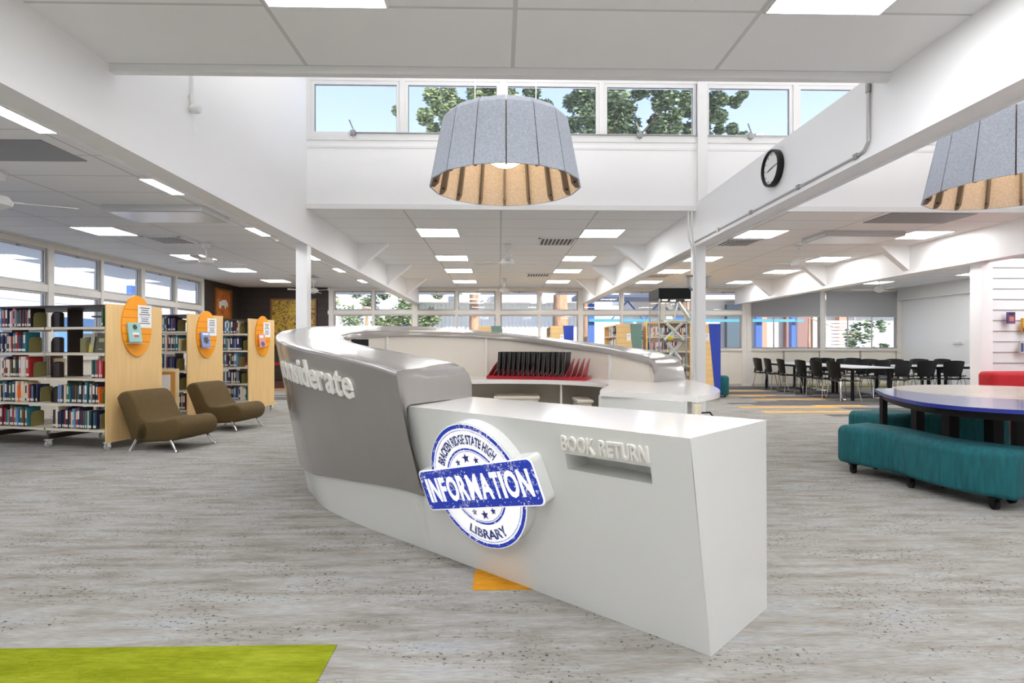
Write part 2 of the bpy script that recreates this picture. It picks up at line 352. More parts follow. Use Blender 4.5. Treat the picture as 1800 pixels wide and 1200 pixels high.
# ---- windows
WN = [0]
def window(axis, fixed, a0, a1, z0, z1, sash=True, fw=.035, latch=False, depth=.05, sub=0, fm=None, inward=-1):
    """one opening: frame + sash + pane. axis 'x': runs along X at Y=fixed; axis 'y': runs along Y at X=fixed"""
    WN[0] += 1
    def bx(b, p0, p1, q0, q1, t0, t1):
        if axis == 'x': b.box(p0, p1, fixed+t0, fixed+t1, q0, q1)
        else: b.box(fixed-t1, fixed-t0, p0, p1, q0, q1)
    b = MB()
    bx(b, a0, a1, z0, z0+fw, -.01, depth); bx(b, a0, a1, z1-fw, z1, -.01, depth)
    bx(b, a0, a0+fw, z0+fw, z1-fw, -.01, depth); bx(b, a1-fw, a1, z0+fw, z1-fw, -.01, depth)
    for k in range(sub):
        c = a0+(a1-a0)*(k+1)/(sub+1); bx(b, c-.012, c+.012, z0+fw, z1-fw, 0, .03)
    fr = struct(b.build('window_%d' % WN[0], fm or alu, bevel=0))
    g = MB(); bx(g, a0+fw-.002, a1-fw+.002, z0+fw-.002, z1-fw+.002, .018, .023); g.build('pane', glass, fr)
    gs = MB(); q = .006
    for (p0, p1, r0, r1) in ((a0+fw, a1-fw, z0+fw, z0+fw+q), (a0+fw, a1-fw, z1-fw-q, z1-fw), (a0+fw, a0+fw+q, z0+fw, z1-fw), (a1-fw-q, a1-fw, z0+fw, z1-fw)): bx(gs, p0, p1, r0, r1, .010, .017)
    gs.build('gasket', mat('dark_gasket', (70, 70, 72), .6), fr)
    if latch:
        c = (a0+a1)/2; l = MB(); bx(l, c-.03, c+.03, z1-fw-.02, z1-fw+.012, -.03, -.01); l.build('latch', greyvent, fr)
    return fr
TN = [30]
def bar(axis, fixed, a0, a1, z0, z1, t0=-.03, t1=.09, m=None):
    b = MB()
    if axis == 'x': b.box(a0, a1, fixed+t0, fixed+t1, z0, z1)
    else: b.box(fixed-t1, fixed-t0, a0, a1, z0, z1)
    TN[0] += 1; return struct(b.build('trim_%d' % TN[0], m or frame_m))
# clerestory strip
bar('x', LY1, BL1, R20, 4.42, 4.47, -.02, .1, trimw); bar('x', LY1, BL1, R20, 3.69, 3.76, -.03, .1, trimw); bar('x', LY1, BL1, R20, 3.60, 3.625, -.015, .02, trimw)
edges = [-2.33, -1.19, .035, 1.26, 2.50, 3.68, 4.88, 6.08]
for k, x in enumerate(edges):
    wd = .06 if k in (4,) else .03
    bar('x', LY1, x-wd, x+wd, 3.76, 4.42, -.02, .1, trimw)
    x1 = (edges+[R20])[k+1]; w2 = .06 if k+1 == 4 else .03
    window('x', LY1+.01, x+wd, x1-w2, 3.76, 4.42, fw=.04, fm=trimw)
# far glazing, mullions every 1.21 m
xs = [-4.88+1.21*k for k in range(11)]
bar('x', YF, -4.98, XR, 2.79, CZ, -.04, .09); bar('x', YF, -4.98, 7.3, 2.10, 2.21, -.04, .09); bar('x', YF, -4.98, 7.3, 1.04, 1.10, -.05, .09)
for k, x in enumerate(xs):
    wd = .07 if k % 2 == 0 else .035
    bar('x', YF, x-wd, x+wd, 0, 2.79, -.045, .09)
    if k < 10:
        x1 = xs[k+1]; w1 = .07 if (k+1) % 2 == 0 else .035
        window('x', YF, x+wd, x1-w1, 2.21, 2.79, latch=True)
for k in range(0, 10, 2): window('x', YF, xs[k]+.07, xs[k+2]-.07, 1.10, 2.10, sub=1)
# windows under the blinds
bar('x', YF, 7.3, XR, 1.04, 1.10, -.05, .09)
for x in (7.365, 9.55, 11.86): bar('x', YF, x-.07, x+.07, 0, 2.789, -.0452, .09)
window('x', YF, 7.44, 9.48, 1.10, 2.79, sub=2); window('x', YF, 9.62, 11.79, 1.10, 2.79, sub=2)
for x0, x1 in ((7.4, 8.4), (8.44, 9.48), (9.62, 10.7), (10.74, 11.79)): bar('x', YF, x1-.01, x1+.03, .1, 1.04, -.03, .0, mat('panel_joint', (170, 160, 146), .6))
for x in (-3.67, -1.25, 1.17, 3.59, 6.01): bar('x', YF, x-.02, x+.02, 0, 1.04, -.03, .0)
bar('x', YF, -4.9, XR, 0, .07, -.02, .0, mat('skirting', (196, 190, 180), .5))
# left glazing, 1.2 m bays
ys = [1.05+1.2*k for k in range(12)]
ys[-1] = 14.2
bar('y', XL, .9, 14.26, 2.79, CZ, -.04, .09); bar('y', XL, .9, 14.26, 2.07, 2.19, -.04, .09); bar('y', XL, .9, 14.26, .93, 1.0, -.05, .09)
for k, y in enumerate(ys):
    wd = .06 if k % 2 else .035
    bar('y', XL, y-wd, y+wd, 0.93, 2.79, -.045, .09)
    if k < 11:
        w1 = .06 if (k+1) % 2 else .035
        window('y', XL, y+wd, ys[k+1]-w1, 2.19, 2.79, latch=True); window('y', XL, y+wd, ys[k+1]-w1, 1.0, 2.07)
# slat wall and white post on the right
struct(MB().box(R20+.1, R20+.27, 8.0, 8.2, 0, BZ).build('trim_100', white))
sw = MB().box(7.24, XR, 8.12, 8.2, 0, BZ+.05)
sw = struct(sw.build('wall_slatted', mat('slat_white', (236, 236, 237), .35)))
b = MB()
for k in range(15): b.box(7.24, XR, 8.112, 8.121, .14+.157*k, .152+.157*k)
b.build('groove', mat('slat_groove', (150, 150, 152), .5), sw)
# ---- columns
for x, nm, lb in ((-2.415, 1, 'slim white steel column left of the grey counter'), (2.49, 2, 'white steel column behind the right end of the counter')):
    b = MB().box(x-.068, x+.068, LY1-.0, LY1+.14, 0, BZ); struct(b.build('trim_%d' % (101+nm), mat('column_white', (240, 240, 240), .3)))
struct(MB().box(2.44, 2.56, LY1-.06, LY1, CZ, 4.47).build('trim_104', trimw))

# ================================================================== RECEPTION DESK
W_cam = W
def W(x, y, z=0): return Vector((x, y, z))
OUT = [(-.547, 2.943, 1.048), (-.729, 3.137, 1.086), (-1.067, 3.485, 1.135), (-1.369, 3.812, 1.176), (-1.61, 4.137, 1.213), (-1.813, 4.542, 1.253), (-1.929, 4.895, 1.299), (-1.994, 5.246, 1.331), (-1.942, 5.745, 1.381), (-1.748, 6.141, 1.404), (-1.347, 6.382, 1.413), (-.848, 6.521, 1.406), (-.053, 6.503, 1.346), (.785, 6.284, 1.251), (1.371, 6.021, 1.174), (1.642, 5.815, 1.126), (1.787, 5.611, 1.076)]
INN = [(-.278, 3.507, 1.073), (-.523, 3.733, 1.112), (-.753, 3.948, 1.148), (-.965, 4.173, 1.176), (-1.149, 4.427, 1.207), (-1.304, 4.731, 1.242), (-1.387, 5.033, 1.272), (-1.371, 5.282, 1.292), (-1.279, 5.53, 1.315), (-.997, 5.774, 1.333), (-.62, 5.915, 1.331), (-.291, 5.958, 1.32), (.134, 5.948, 1.289), (.631, 5.767, 1.221), (1.022, 5.478, 1.163), (1.243, 5.223, 1.105), (1.363, 5.071, 1.06)]
FLR = [(-.33, 3.155), (-.53, 3.34), (-.83, 3.615), (-1.09, 3.88), (-1.29, 4.12), (-1.47, 4.44), (-1.65, 4.8), (-1.76, 5.2), (-1.76, 5.65), (-1.58, 6.0), (-1.05, 6.10), (-.7, 6.22), (-.03, 6.22), (.68, 6.03), (1.22, 5.75), (1.47, 5.55), (1.60, 5.38)]
LT = [.34, .325, .28, .24, .20, .165, .15, .14, .14, .14, .14, .15, .17, .2, .24, .27, .3]   # grey lower edge, height share
def cr_(P, n=4):
    P = [Vector(p) for p in P]; out = []
    for i in range(len(P)-1):
        p0 = P[max(i-1, 0)]; p1 = P[i]; p2 = P[i+1]; p3 = P[min(i+2, len(P)-1)]
        for k in range(n):
            t = k/n; out.append(.5*((2*p1)+(p2-p0)*t+(2*p0-5*p1+4*p2-p3)*t*t+(3*p1-p0-3*p2+p3)*t**3))
    return out+[P[-1]]
NS = 5
outs = cr_(OUT, NS); inns = cr_(INN, NS); flrs = cr_([(a, b_, 0) for a, b_ in FLR], NS); lts = [v.x for v in cr_([(t, 0, 0) for t in LT], NS)]
desk = thing('reception_desk', 'large curved library desk with a metallic grey wrap-around counter on a white base', 'desk', (0, 0, 0))
def cent(i, P):  # outward normal of the ring in plan at station i
    t = P[min(i+1, len(P)-1)]-P[max(i-1, 0)]; n = Vector((t.y, -t.x, 0)).normalized(); c = Vector((0, 4.9, 0)); return n if n.dot(P[i]-c) > 0 else -n
def section(o, inn, low, nrm, r=.03, lip=True):
    """low edge -> up the skin -> rounded lip -> across the top -> inner lip"""
    up = (o-low); L = up.length; u = up.normalized(); a = (inn-o); ac = a.normalized()
    pts = [low-nrm*.012, low]
    for t in (.25, .5, .75): pts.append(low+u*(L-r)*t+nrm*.012*math.sin(math.pi*t))
    p0 = o-u*r; p1 = o+ac*r
    for t in (0, .33, .67, 1): pts.append(p0*(1-t)**2+o*2*t*(1-t)+p1*t*t)
    for t in (.3, .6, .85): pts.append(o+a*t)
    pts += [inn-ac*.008, inn+Vector((0, 0, -.008)), inn+Vector((0, 0, -.05)), inn+Vector((0, 0, -.05))-ac*.03] if lip else [inn-ac*.008, inn, inn, inn]
    return pts
rings = []
# near end: counter folds down to the bench
B0 = Vector((-.146, 2.984, 0)); U_ = Vector((.73235033, -.68092804, 0)); V_ = Vector((-.15556388, -.16731174, .97355363))
EN = [((-.507, 3.0, .862), (-.176, 3.583, .856), (-.436, 3.07, .487)), ((-.520, 2.994, .93), (-.176, 3.566, .937), (-.437, 3.085, .44)), ((-.537, 2.985, .985), (-.190, 3.535, 1.0), (-.450, 3.11, .405)), ((-.545, 2.965, 1.025), (-.225, 3.512, 1.045), (-.475, 3.14, .385))]
def skin(i): return flrs[i].lerp(outs[i], lts[i])+cent(i, outs)*.02
rev = []
for o, n_, l in EN: rev.append(section(Vector(o), Vector(n_), Vector(l), Vector((-.68, -.73, 0)), .05, False))
for i in range(len(outs)): rev.append(section(outs[i], inns[i], skin(i), cent(i, outs)))
l_ = skin(len(outs)-1)
for o, n_, dz in (((1.803, 5.52, 1.04), (1.378, 5.01, 1.03), .05), ((1.815, 5.43, .98), (1.385, 4.97, .97), .1), ((1.818, 5.37, .856), (1.381, 4.947, .856), .2)):
    rev.append(section(Vector(o), Vector(n_), l_+Vector((.03*dz*5, -.06*dz*5, dz)), Vector((.5, .3, 0)).normalized()))
rev = [[W(p.x, p.y, p.z) for p in r] for r in rev]
MB().loft(rev, False).build('counter_shell', grey_lam, desk, smooth=True, angle=50)
# white plinth under the shell
b = MB(); pr = []
for i in range(len(outs)):
    F = flrs[i]; O_ = outs[i]; n_ = cent(i, outs); pr.append([W(*(F.lerp(O_, t)-n_*(0 if t < .5 else .03))) for t in (0, .1, .2, .35, .45, .72)])
pl0 = [[B0+U_*uu+V_*(1.076*t) for t in (0, .1, .2, .35, .45, .72)] for uu in (-.326,)]
b.loft(pl0+pr[2:], False); b.build('plinth', solid, desk, smooth=True, angle=50)
# inner face: cream boards from the lip down
b = MB(); pr = []
for i in range(len(inns)):
    n_ = cent(i, inns); p = inns[i]+n_*.03; pr.append([W(p.x, p.y, p.z-.04), W(p.x, p.y, .85), W(p.x+n_.x*.01, p.y+n_.y*.01, .84), W(p.x+n_.x*.05, p.y+n_.y*.05, .0)])
pr.append([Vector((1.40, 4.985, z)) for z in (.99, .85, .84, 0)])
b.loft(pr, False); b.build('inner_wall', inner_m, desk, smooth=True, angle=50)
# worktop
wfront = [(-.95, 3.98), (-1.05, 4.2), (-1.08, 4.5), (-1.05, 4.85), (-.9, 5.12), (-.6, 5.3), (-.19, 5.40), (.2, 5.40), (.48, 5.32), (.72, 5.15), (.88, 4.96), (.93, 4.75), (.87, 4.5), (.80, 4.3), (.735, 4.068)]
wf = [Vector((a, b_, 0)) for a, b_ in wfront]; wf = cr_(wf, 3)
blk = [(1.285, 3.591), (1.42, 3.72), (1.56, 3.92), (1.66, 4.18), (1.74, 4.5), (1.80, 4.9), (1.83, 5.2), (1.818, 5.37)]
poly = [(p.x, p.y) for p in wf]+[(p.x, p.y) for p in cr_([Vector((a, b_, 0)) for a, b_ in blk], 3)]
back = [(p.x+cent(i, inns).x*.06, p.y+cent(i, inns).y*.06) for i, p in enumerate(inns)][::-1]
poly += back[:-10]
polyW = [tuple(W(a, b_)[:2]) for a, b_ in poly]
MB().prism(polyW, .815, .855).build('worktop', solid_top, desk, smooth=True, angle=40)
# white panel block under the right-hand worktop, and its dividers
def wall_strip(pts, z0, z1, t=.02):
    b = MB()
    for (a, c) in zip(pts[:-1], pts[1:]):
        p = W(*a); q = W(*c); d = (q-p).normalized(); n_ = Vector((-d.y, d.x, 0))*t
        b.add([p+Vector((0, 0, z0)), q+Vector((0, 0, z0)), q+n_+Vector((0, 0, z0)), p+n_+Vector((0, 0, z0)), p+Vector((0, 0, z1)), q+Vector((0, 0, z1)), q+n_+Vector((0, 0, z1)), p+n_+Vector((0, 0, z1))],
              [(0, 3, 2, 1), (4, 5, 6, 7), (0, 1, 5, 4), (1, 2, 6, 5), (2, 3, 7, 6), (3, 0, 4, 7)])
    return b
wall_strip([(.75, 4.09), (1.20, 3.64)], 0, .815).build('modesty_panel', solid, desk)
wall_strip([(.75, 4.09), (.86, 4.48), (.9, 4.72)], 0, .815).build('side_panel', solid, desk)
wall_strip([(1.235, 3.64), (1.285, 3.70)], 0, .815, .04).build('end_leg', solid, desk)
wall_strip([(1.30, 3.85), (1.50, 4.4), (1.6, 5.0)], 0, .815).build('side_panel', inner_m, desk)
for a, c in (((.60, 5.32), (.66, 5.72)), ((-.75, 5.3), (-.85, 5.78))): wall_strip([a, c], 0, .815).build('divider', solid, desk)
for k in (2, 8.6, 11.55, 14.2):      # boards between counter and worktop
    i = int(k*NS); p = inns[min(i, len(inns)-1)]; n_ = cent(i, inns); a = p-n_*.0; c = p+n_*.2
    if k in (11.55,): pass
    wall_strip([(a.x-n_.x*.0, a.y), (c.x, c.y)], .855, p.z-.05, .022).build('divider', solid, desk)
# ---- book return bench
CO = Vector((-.66291996, -.71298232, -.22845862)); U_ = Vector((.73235033, -.68092804, 0)); V_ = Vector((-.15556388, -.16731174, .97355363)); B0 = Vector((-.146, 2.984, 0))
def P(u, v, h=0): return B0+U_*u+V_*v+CO*h
pB = P(1.297, .0); pT = P(1.303, .878); pTL = P(-.31, .878); pBL = P(-.26, 0.0)
rB = Vector((1.206, 2.487, 0)); rT = Vector((1.172, 2.424, .855)); bT = Vector((-.175, 3.583, .855)); bB = Vector((-.175, 3.583, 0))
s0, s1, t0, t1 = .738, 1.134, .675, .745
us = [-.33, s0, s1, 1.30]; vs_ = [0, t0, t1, .878]
b = MB(); g = [[P(u, v) for u in us] for v in vs_]; g[0][3] = pB; g[3][3] = pT; g[3][0] = pTL
for j in range(3):
    for i in range(3):
        if i == 1 and j == 1: continue
        b.add([g[j][i], g[j][i+1], g[j+1][i+1], g[j+1][i]], [(0, 1, 2, 3)])
b.add([pB, rB, rT, pT], [(0, 1, 2, 3)]); b.add([rB, bB, bT, rT], [(0, 1, 2, 3)])
sl = [P(s0, t0), P(s1, t0), P(s1, t1), P(s0, t1)]; dp = Vector((.68, .73, 0))*.16
si = [p+dp for p in sl]
for k in range(4): b.add([sl[k], sl[(k+1) % 4], si[(k+1) % 4], si[k]], [(0, 1, 2, 3)])
b.add(si, [(0, 1, 2, 3)])
bench = b; pass; bench.build('book_return_bench', solid, desk)
MB().add([pT, pTL, bT, rT], [(0, 1, 2, 3)]).build('bench_top', solid_top, desk)
v, f = letter_run('BOOK RETURN', .733, 1.134, .762, .828, 0, .012, .022, .07)
MB().add([P(p.x, p.y, p.z-.0005) for p in v], f).build('book_return_lettering', letter_m, desk)
# ---- raised lettering on the grey shell
v, f = letter_run('considerate', 0, 1.18, 0, .19, .0, .016, .022, .055)
cum = [0]
mids = [flrs[i].lerp(outs[i], .8) for i in range(len(outs))]
for i in range(1, len(mids)): cum.append(cum[-1]+(Vector((mids[i].x, mids[i].y))-Vector((mids[i-1].x, mids[i-1].y))).length)
def on_shell(sx, up, h):
    i = 0
    while i < len(cum)-2 and cum[i+1] < sx: i += 1
    t = (sx-cum[i])/(cum[i+1]-cum[i]); F = flrs[i].lerp(flrs[i+1], t); O_ = outs[i].lerp(outs[i+1], t); n_ = cent(i, outs).lerp(cent(i+1, outs), t).normalized()
    zf = .775+up/(O_-F).length; lo = skin(i).lerp(skin(i+1), t); tl = (lo.z/O_.z); k = (zf-tl)/(1-tl)
    return W(*(lo.lerp(O_, k)+n_*(.012*math.sin(math.pi*min(1, max(0, k)))+h)))
END = .49; LEN = 1.18
MB().add([on_shell(END+(LEN-p.x), p.y, p.z) for p in v], f).build('considerate_lettering', letter_m, desk)
# ---- power outlet on the end leg
po = MB().box(-.04, .04, -.012, .012, -.06, .06, Matrix.Translation(W(1.30, 3.63, .74))@Matrix.Rotation(.8, 4, 'Z')).build('power_outlet', mat('cream_outlet', (226, 216, 190), .4), desk, bevel=.004)
MB().tube([W(1.33, 3.64, .74), W(1.38, 3.63, .745), W(1.42, 3.64, .70), W(1.43, 3.66, .62), W(1.40, 3.68, .55)], .006, 6).build('cable', black_pl, desk, smooth=True)

# ---- information sign
sg = thing('information_sign', 'round blue and white INFORMATION stamp sign mounted on the front of the desk', 'sign', P(.22, .53, .002))
CU, CV, R_ = .215, .530, .318; TL = math.radians(13.4); ct, st = math.cos(TL), math.sin(TL)
def rot(x, y): return (CU+x*ct-y*st, CV+x*st+y*ct)
def circ(r, n=64, a0=0, a1=2*math.pi): return [(CU+r*math.cos(a0+(a1-a0)*k/n), CV+r*math.sin(a0+(a1-a0)*k/n)) for k in range(n)]
def rrect(w_, h_, r, n=5):
    out = []
    for cx, cy, a in ((w_/2-r, h_/2-r, 0), (-w_/2+r, h_/2-r, 90), (-w_/2+r, -h_/2+r, 180), (w_/2-r, -h_/2+r, 270)):
        for k in range(n+1): t = math.radians(a+90*k/n); out.append(rot(cx+r*math.cos(t), cy+r*math.sin(t)))
    return out
def plate(b, pts, h0, h1):
    n = len(pts); b.add([P(x, y, h0) for x, y in pts]+[P(x, y, h1) for x, y in pts], [tuple(range(n)), tuple(range(n, 2*n))]+[(i, (i+1) % n, n+(i+1) % n, n+i) for i in range(n)])
BW, BH = .835, .212
b = MB(); plate(b, circ(R_+.004), .001, .066); plate(b, rrect(BW+.012, BH+.012, .03), .0012, .0665); b.build('sign_body', solid, sg, smooth=True, angle=40)
def grunge(name, rgb, base):
    m = mat(name, rgb, .4, emit=rgb, estr=.12); n = m.node_tree; bb = n.nodes['Principled BSDF']; co = n.nodes.new('ShaderNodeTexCoord')
    vo = n.nodes.new('ShaderNodeTexVoronoi'); vo.feature = 'DISTANCE_TO_EDGE'; vo.inputs['Scale'].default_value = 13
    nz = n.nodes.new('ShaderNodeTexNoise'); nz.inputs['Scale'].default_value = 9
    mp = n.nodes.new('ShaderNodeMix'); mp.data_type = 'VECTOR'; mp.inputs[0].default_value = .25; n.links.new(co.outputs['Object'], mp.inputs[4]); n.links.new(nz.outputs['Color'], mp.inputs[5]); n.links.new(mp.outputs[1], vo.inputs['Vector'])
    k1 = math_node(n, 'LESS_THAN', vo.outputs['Distance'], .022)
    n2 = n.nodes.new('ShaderNodeTexNoise'); n2.inputs['Scale'].default_value = 7; n.links.new(co.outputs['Object'], n2.inputs['Vector'])
    k1 = math_node(n, 'MULTIPLY', k1, math_node(n, 'GREATER_THAN', n2.outputs['Fac'], .52))
    n3 = n.nodes.new('ShaderNodeTexNoise'); n3.inputs['Scale'].default_value = 70; n.links.new(co.outputs['Object'], n3.inputs['Vector'])
    k2 = math_node(n, 'GREATER_THAN', n3.outputs['Fac'], .665)
    k = math_node(n, 'MAXIMUM', k1, k2)
    mx = n.nodes.new('ShaderNodeMix'); mx.data_type = 'RGBA'; n.links.new(k, mx.inputs[0]); mx.inputs[6].default_value = (*lin(rgb), 1); mx.inputs[7].default_value = (*lin(base), 1)
    n.links.new(mx.outputs[2], bb.inputs['Base Color']); n.links.new(mx.outputs[2], bb.inputs['Emission Color']); return m
sblue = grunge('stamp_blue', (32, 62, 190), (245, 247, 252)); snavy = grunge('stamp_navy', (40, 52, 130), (245, 247, 252))
b = MB(); plate(b, circ(R_), .066, .068); b.build('sign_face', sign_white, sg)
def ringp(b, r0, r1, h0, h1, n=72):
    for k in range(n):
        a0, a1 = 2*math.pi*k/n, 2*math.pi*(k+1)/n
        q = [(CU+r*math.cos(a), CV+r*math.sin(a)) for r, a in ((r0, a0), (r1, a0), (r1, a1), (r0, a1))]; b.add([P(x, y, h1) for x, y in q], [(0, 1, 2, 3)])
b = MB(); ringp(b, R_-.022, R_-.003, 0, .0690); ringp(b, R_-.034, R_-.031, 0, .0690); b.build('stamp_ring', sblue, sg); b = MB(); ringp(b, .186, .196, 0, .0690); ringp(b, .178, .181, 0, .0690); b.build('stamp_ring', sblue, sg)
def star(b, x, y, r, h):
    pts = []
    for k in range(10):
        a = math.pi/2+TL+k*math.pi/5; rr = r if k % 2 == 0 else r*.42; pts.append((x+rr*math.cos(a), y+rr*math.sin(a)))
    b.add([P(x, y, h)]+[P(*p, h) for p in pts], [(0, 1+k, 1+(k+1) % 10) for k in range(10)])
for a, r in ((145, .015), (118, .021), (90, .028), (62, .021), (35, .015)):
    for q_ in (a, -a):
        if abs(q_) in (145, 35): continue
        b = MB(); t = math.radians(q_)+TL; star(b, CU+.145*math.cos(t), CV+.145*math.sin(t), r, .0691); b.build('star', snavy, sg)
def arc_text(b, s, r, h, a_mid, span, flip=False, off=.03):
    v, f = fit_text(s, 0, 1, 0, 1, 0, .1, off); out = []
    for p in v:
        if flip: a = a_mid-span/2+span*p.x; rr = r+h*(1-p.y)
        else: a = a_mid+span/2-span*p.x; rr = r+h*p.y
        out.append(P(CU+rr*math.cos(a), CV+rr*math.sin(a), .0682 if p.z < .05 else .0696))
    b.add(out, f)
b = MB(); arc_text(b, 'BRACKEN RIDGE STATE HIGH', .215, .05, math.radians(103), math.radians(114)); b.build('school_lettering', snavy, sg); b = MB(); arc_text(b, 'LIBRARY', .222, .05, math.radians(-87)+TL*.5, math.radians(62), True); b.build('library_lettering', snavy, sg)
b = MB(); plate(b, rrect(BW+.008, BH+.008, .03), .0665, .0705); b.build('banner_edge', sign_white, sg)
b = MB(); plate(b, rrect(BW-.004, BH-.004, .026), .0705, .0725); b.build('banner', sblue, sg)
v, f = letter_run('INFORMATION', -.38, .38, -.066, .066, .0722, .0745, .032, .085, {'I': .19, 'F': .46, 'T': .5, 'M': .76})
MB().add([P(*rot(p.x, p.y), p.z) for p in v], f).build('information_lettering', sign_white, sg)

# ---- things on and in the desk
rk = thing('laptop_rack', 'dark red divided rack holding black laptops on the inner worktop', 'rack', W(.35, 5.55, .855))
rdir = (W(.66, 5.46)-W(-.02, 5.70)).normalized(); rn = Vector((-rdir.y, rdir.x, 0)); r0 = W(-.02, 5.62, .856)
def RP(a, d, z): return r0+rdir*a+rn*d+Vector((0, 0, z))
def obox(b, a0, a1, d0, d1, z0, z1, sh=0):
    b.add([RP(a0, d0, z0), RP(a1, d0, z0), RP(a1, d1, z0), RP(a0, d1, z0), RP(a0+sh, d0, z1), RP(a1+sh, d0, z1), RP(a1+sh, d1, z1), RP(a0+sh, d1, z1)], [(0, 3, 2, 1), (4, 5, 6, 7), (0, 1, 5, 4), (1, 2, 6, 5), (2, 3, 7, 6), (3, 0, 4, 7)])
b = MB(); obox(b, -.08, 1.0-.08, -.10, .2, 0, .03); b.build('rack_base', crimson, rk)
for k in range(19):
    a = -.07+k*.052; b = MB()
    q = [RP(a, -.1, .03), RP(a, .2, .03), RP(a+.03, .2, .2), RP(a+.02, .02, .12)]; q2 = [p+rdir*.008 for p in q]
    b.add(q+q2, [(0, 1, 2, 3), (7, 6, 5, 4), (0, 4, 5, 1), (1, 5, 6, 2), (2, 6, 7, 3), (3, 7, 4, 0)]); b.build('rack_divider', crimson, rk)
lap_m = mat('black_laptop_shell', (20, 20, 24), .45); lapn = ['1st', '2nd', '3rd', '4th', '5th', '6th', '7th', '8th', '9th', '10th', '11th', '12th', '13th', '14th']
LB = MB().box(-.010, .010, -.09, .16, 0, .235, None); LB.cur = 1; LB.box(-.012, -.010, -.088, -.085, .01, .23); LB.box(.010, .012, -.092, -.086, .0, .235)
lme = LB.mesh('laptop', [lap_m, chrome])
ORD = ['first', 'second', 'third', 'fourth', 'fifth', 'sixth', 'seventh', 'eighth', 'ninth', 'tenth', 'eleventh', 'twelfth', 'thirteenth', 'fourteenth']
for k in range(14):
    o = bpy.data.objects.new('laptop', lme); COL.objects.link(o); o.location = RP(.03+k*.0505, .02, .032); o.rotation_euler = (0, random.uniform(.02, .10), math.atan2(rdir.y, rdir.x))
    tag(o, 'black laptop standing on edge in the red rack, %s from its left end' % ORD[k], 'laptop', 'laptops in the red rack')
ped_m = mat('pedestal_cream', (222, 214, 200), .4)
for (l, d, wd, lb) in ((.17, 5.52, .42, 'low cream drawer pedestal under the middle of the desk worktop'), (.80, 5.28, .22, 'low cream drawer pedestal under the right part of the desk worktop')):
    p = thing('drawer_pedestal', lb, 'cabinet', W(l, d), 0)
    if wd > .3: l0, l1, d0, d1 = l-.21, l+.21, d-.08, d+.30
    else: l0, l1, d0, d1 = .72, .84, 5.05, 5.42
    c = [W(l0, d0), W(l1, d0), W(l1, d1), W(l0, d1)]
    MB().prism([tuple(q[:2]) for q in c], .03, .66).build('body', ped_m, p); c2 = [W(l0-.015, d0-.015), W(l1+.015, d0-.015), W(l1+.015, d1), W(l0-.015, d1)]
    MB().prism([tuple(q[:2]) for q in c2], .66, .69).build('lid', ped_m, p, bevel=.008)
    for z in (.07, .36): MB().prism([tuple(W(*q)[:2]) for q in ((l0+.01, d0-.012), (l1-.01, d0-.012), (l1-.01, d0), (l0+.01, d0))], z, z+.22).build('drawer', ped_m, p)
    for q in ((l0+.03, d0+.03), (l1-.03, d0+.03), (l0+.03, d1-.03), (l1-.03, d1-.03)): MB().lathe([(.02, 0), (.02, .03)], 10, Matrix.Translation(W(*q))).build('castor', black_pl, p)
mn = thing('computer_monitor', 'black monitor just showing behind the inner curve of the desk', 'monitor', W(-1.10, 4.95, .855))
Mm = Matrix.Translation(W(-1.12, 5.02, .855))@Matrix.Rotation(.15, 4, 'Z')
MB().box(-.20, -.05, -.012, .012, .14, .385, Mm).build('screen', black_pl, mn, bevel=.004)
MB().box(-.14, -.10, -.01, .02, .01, .2, Mm).build('stand', black_pl, mn); MB().box(-.19, -.06, -.06, .06, 0, .012, Mm).build('foot', black_pl, mn)

W = W_cam
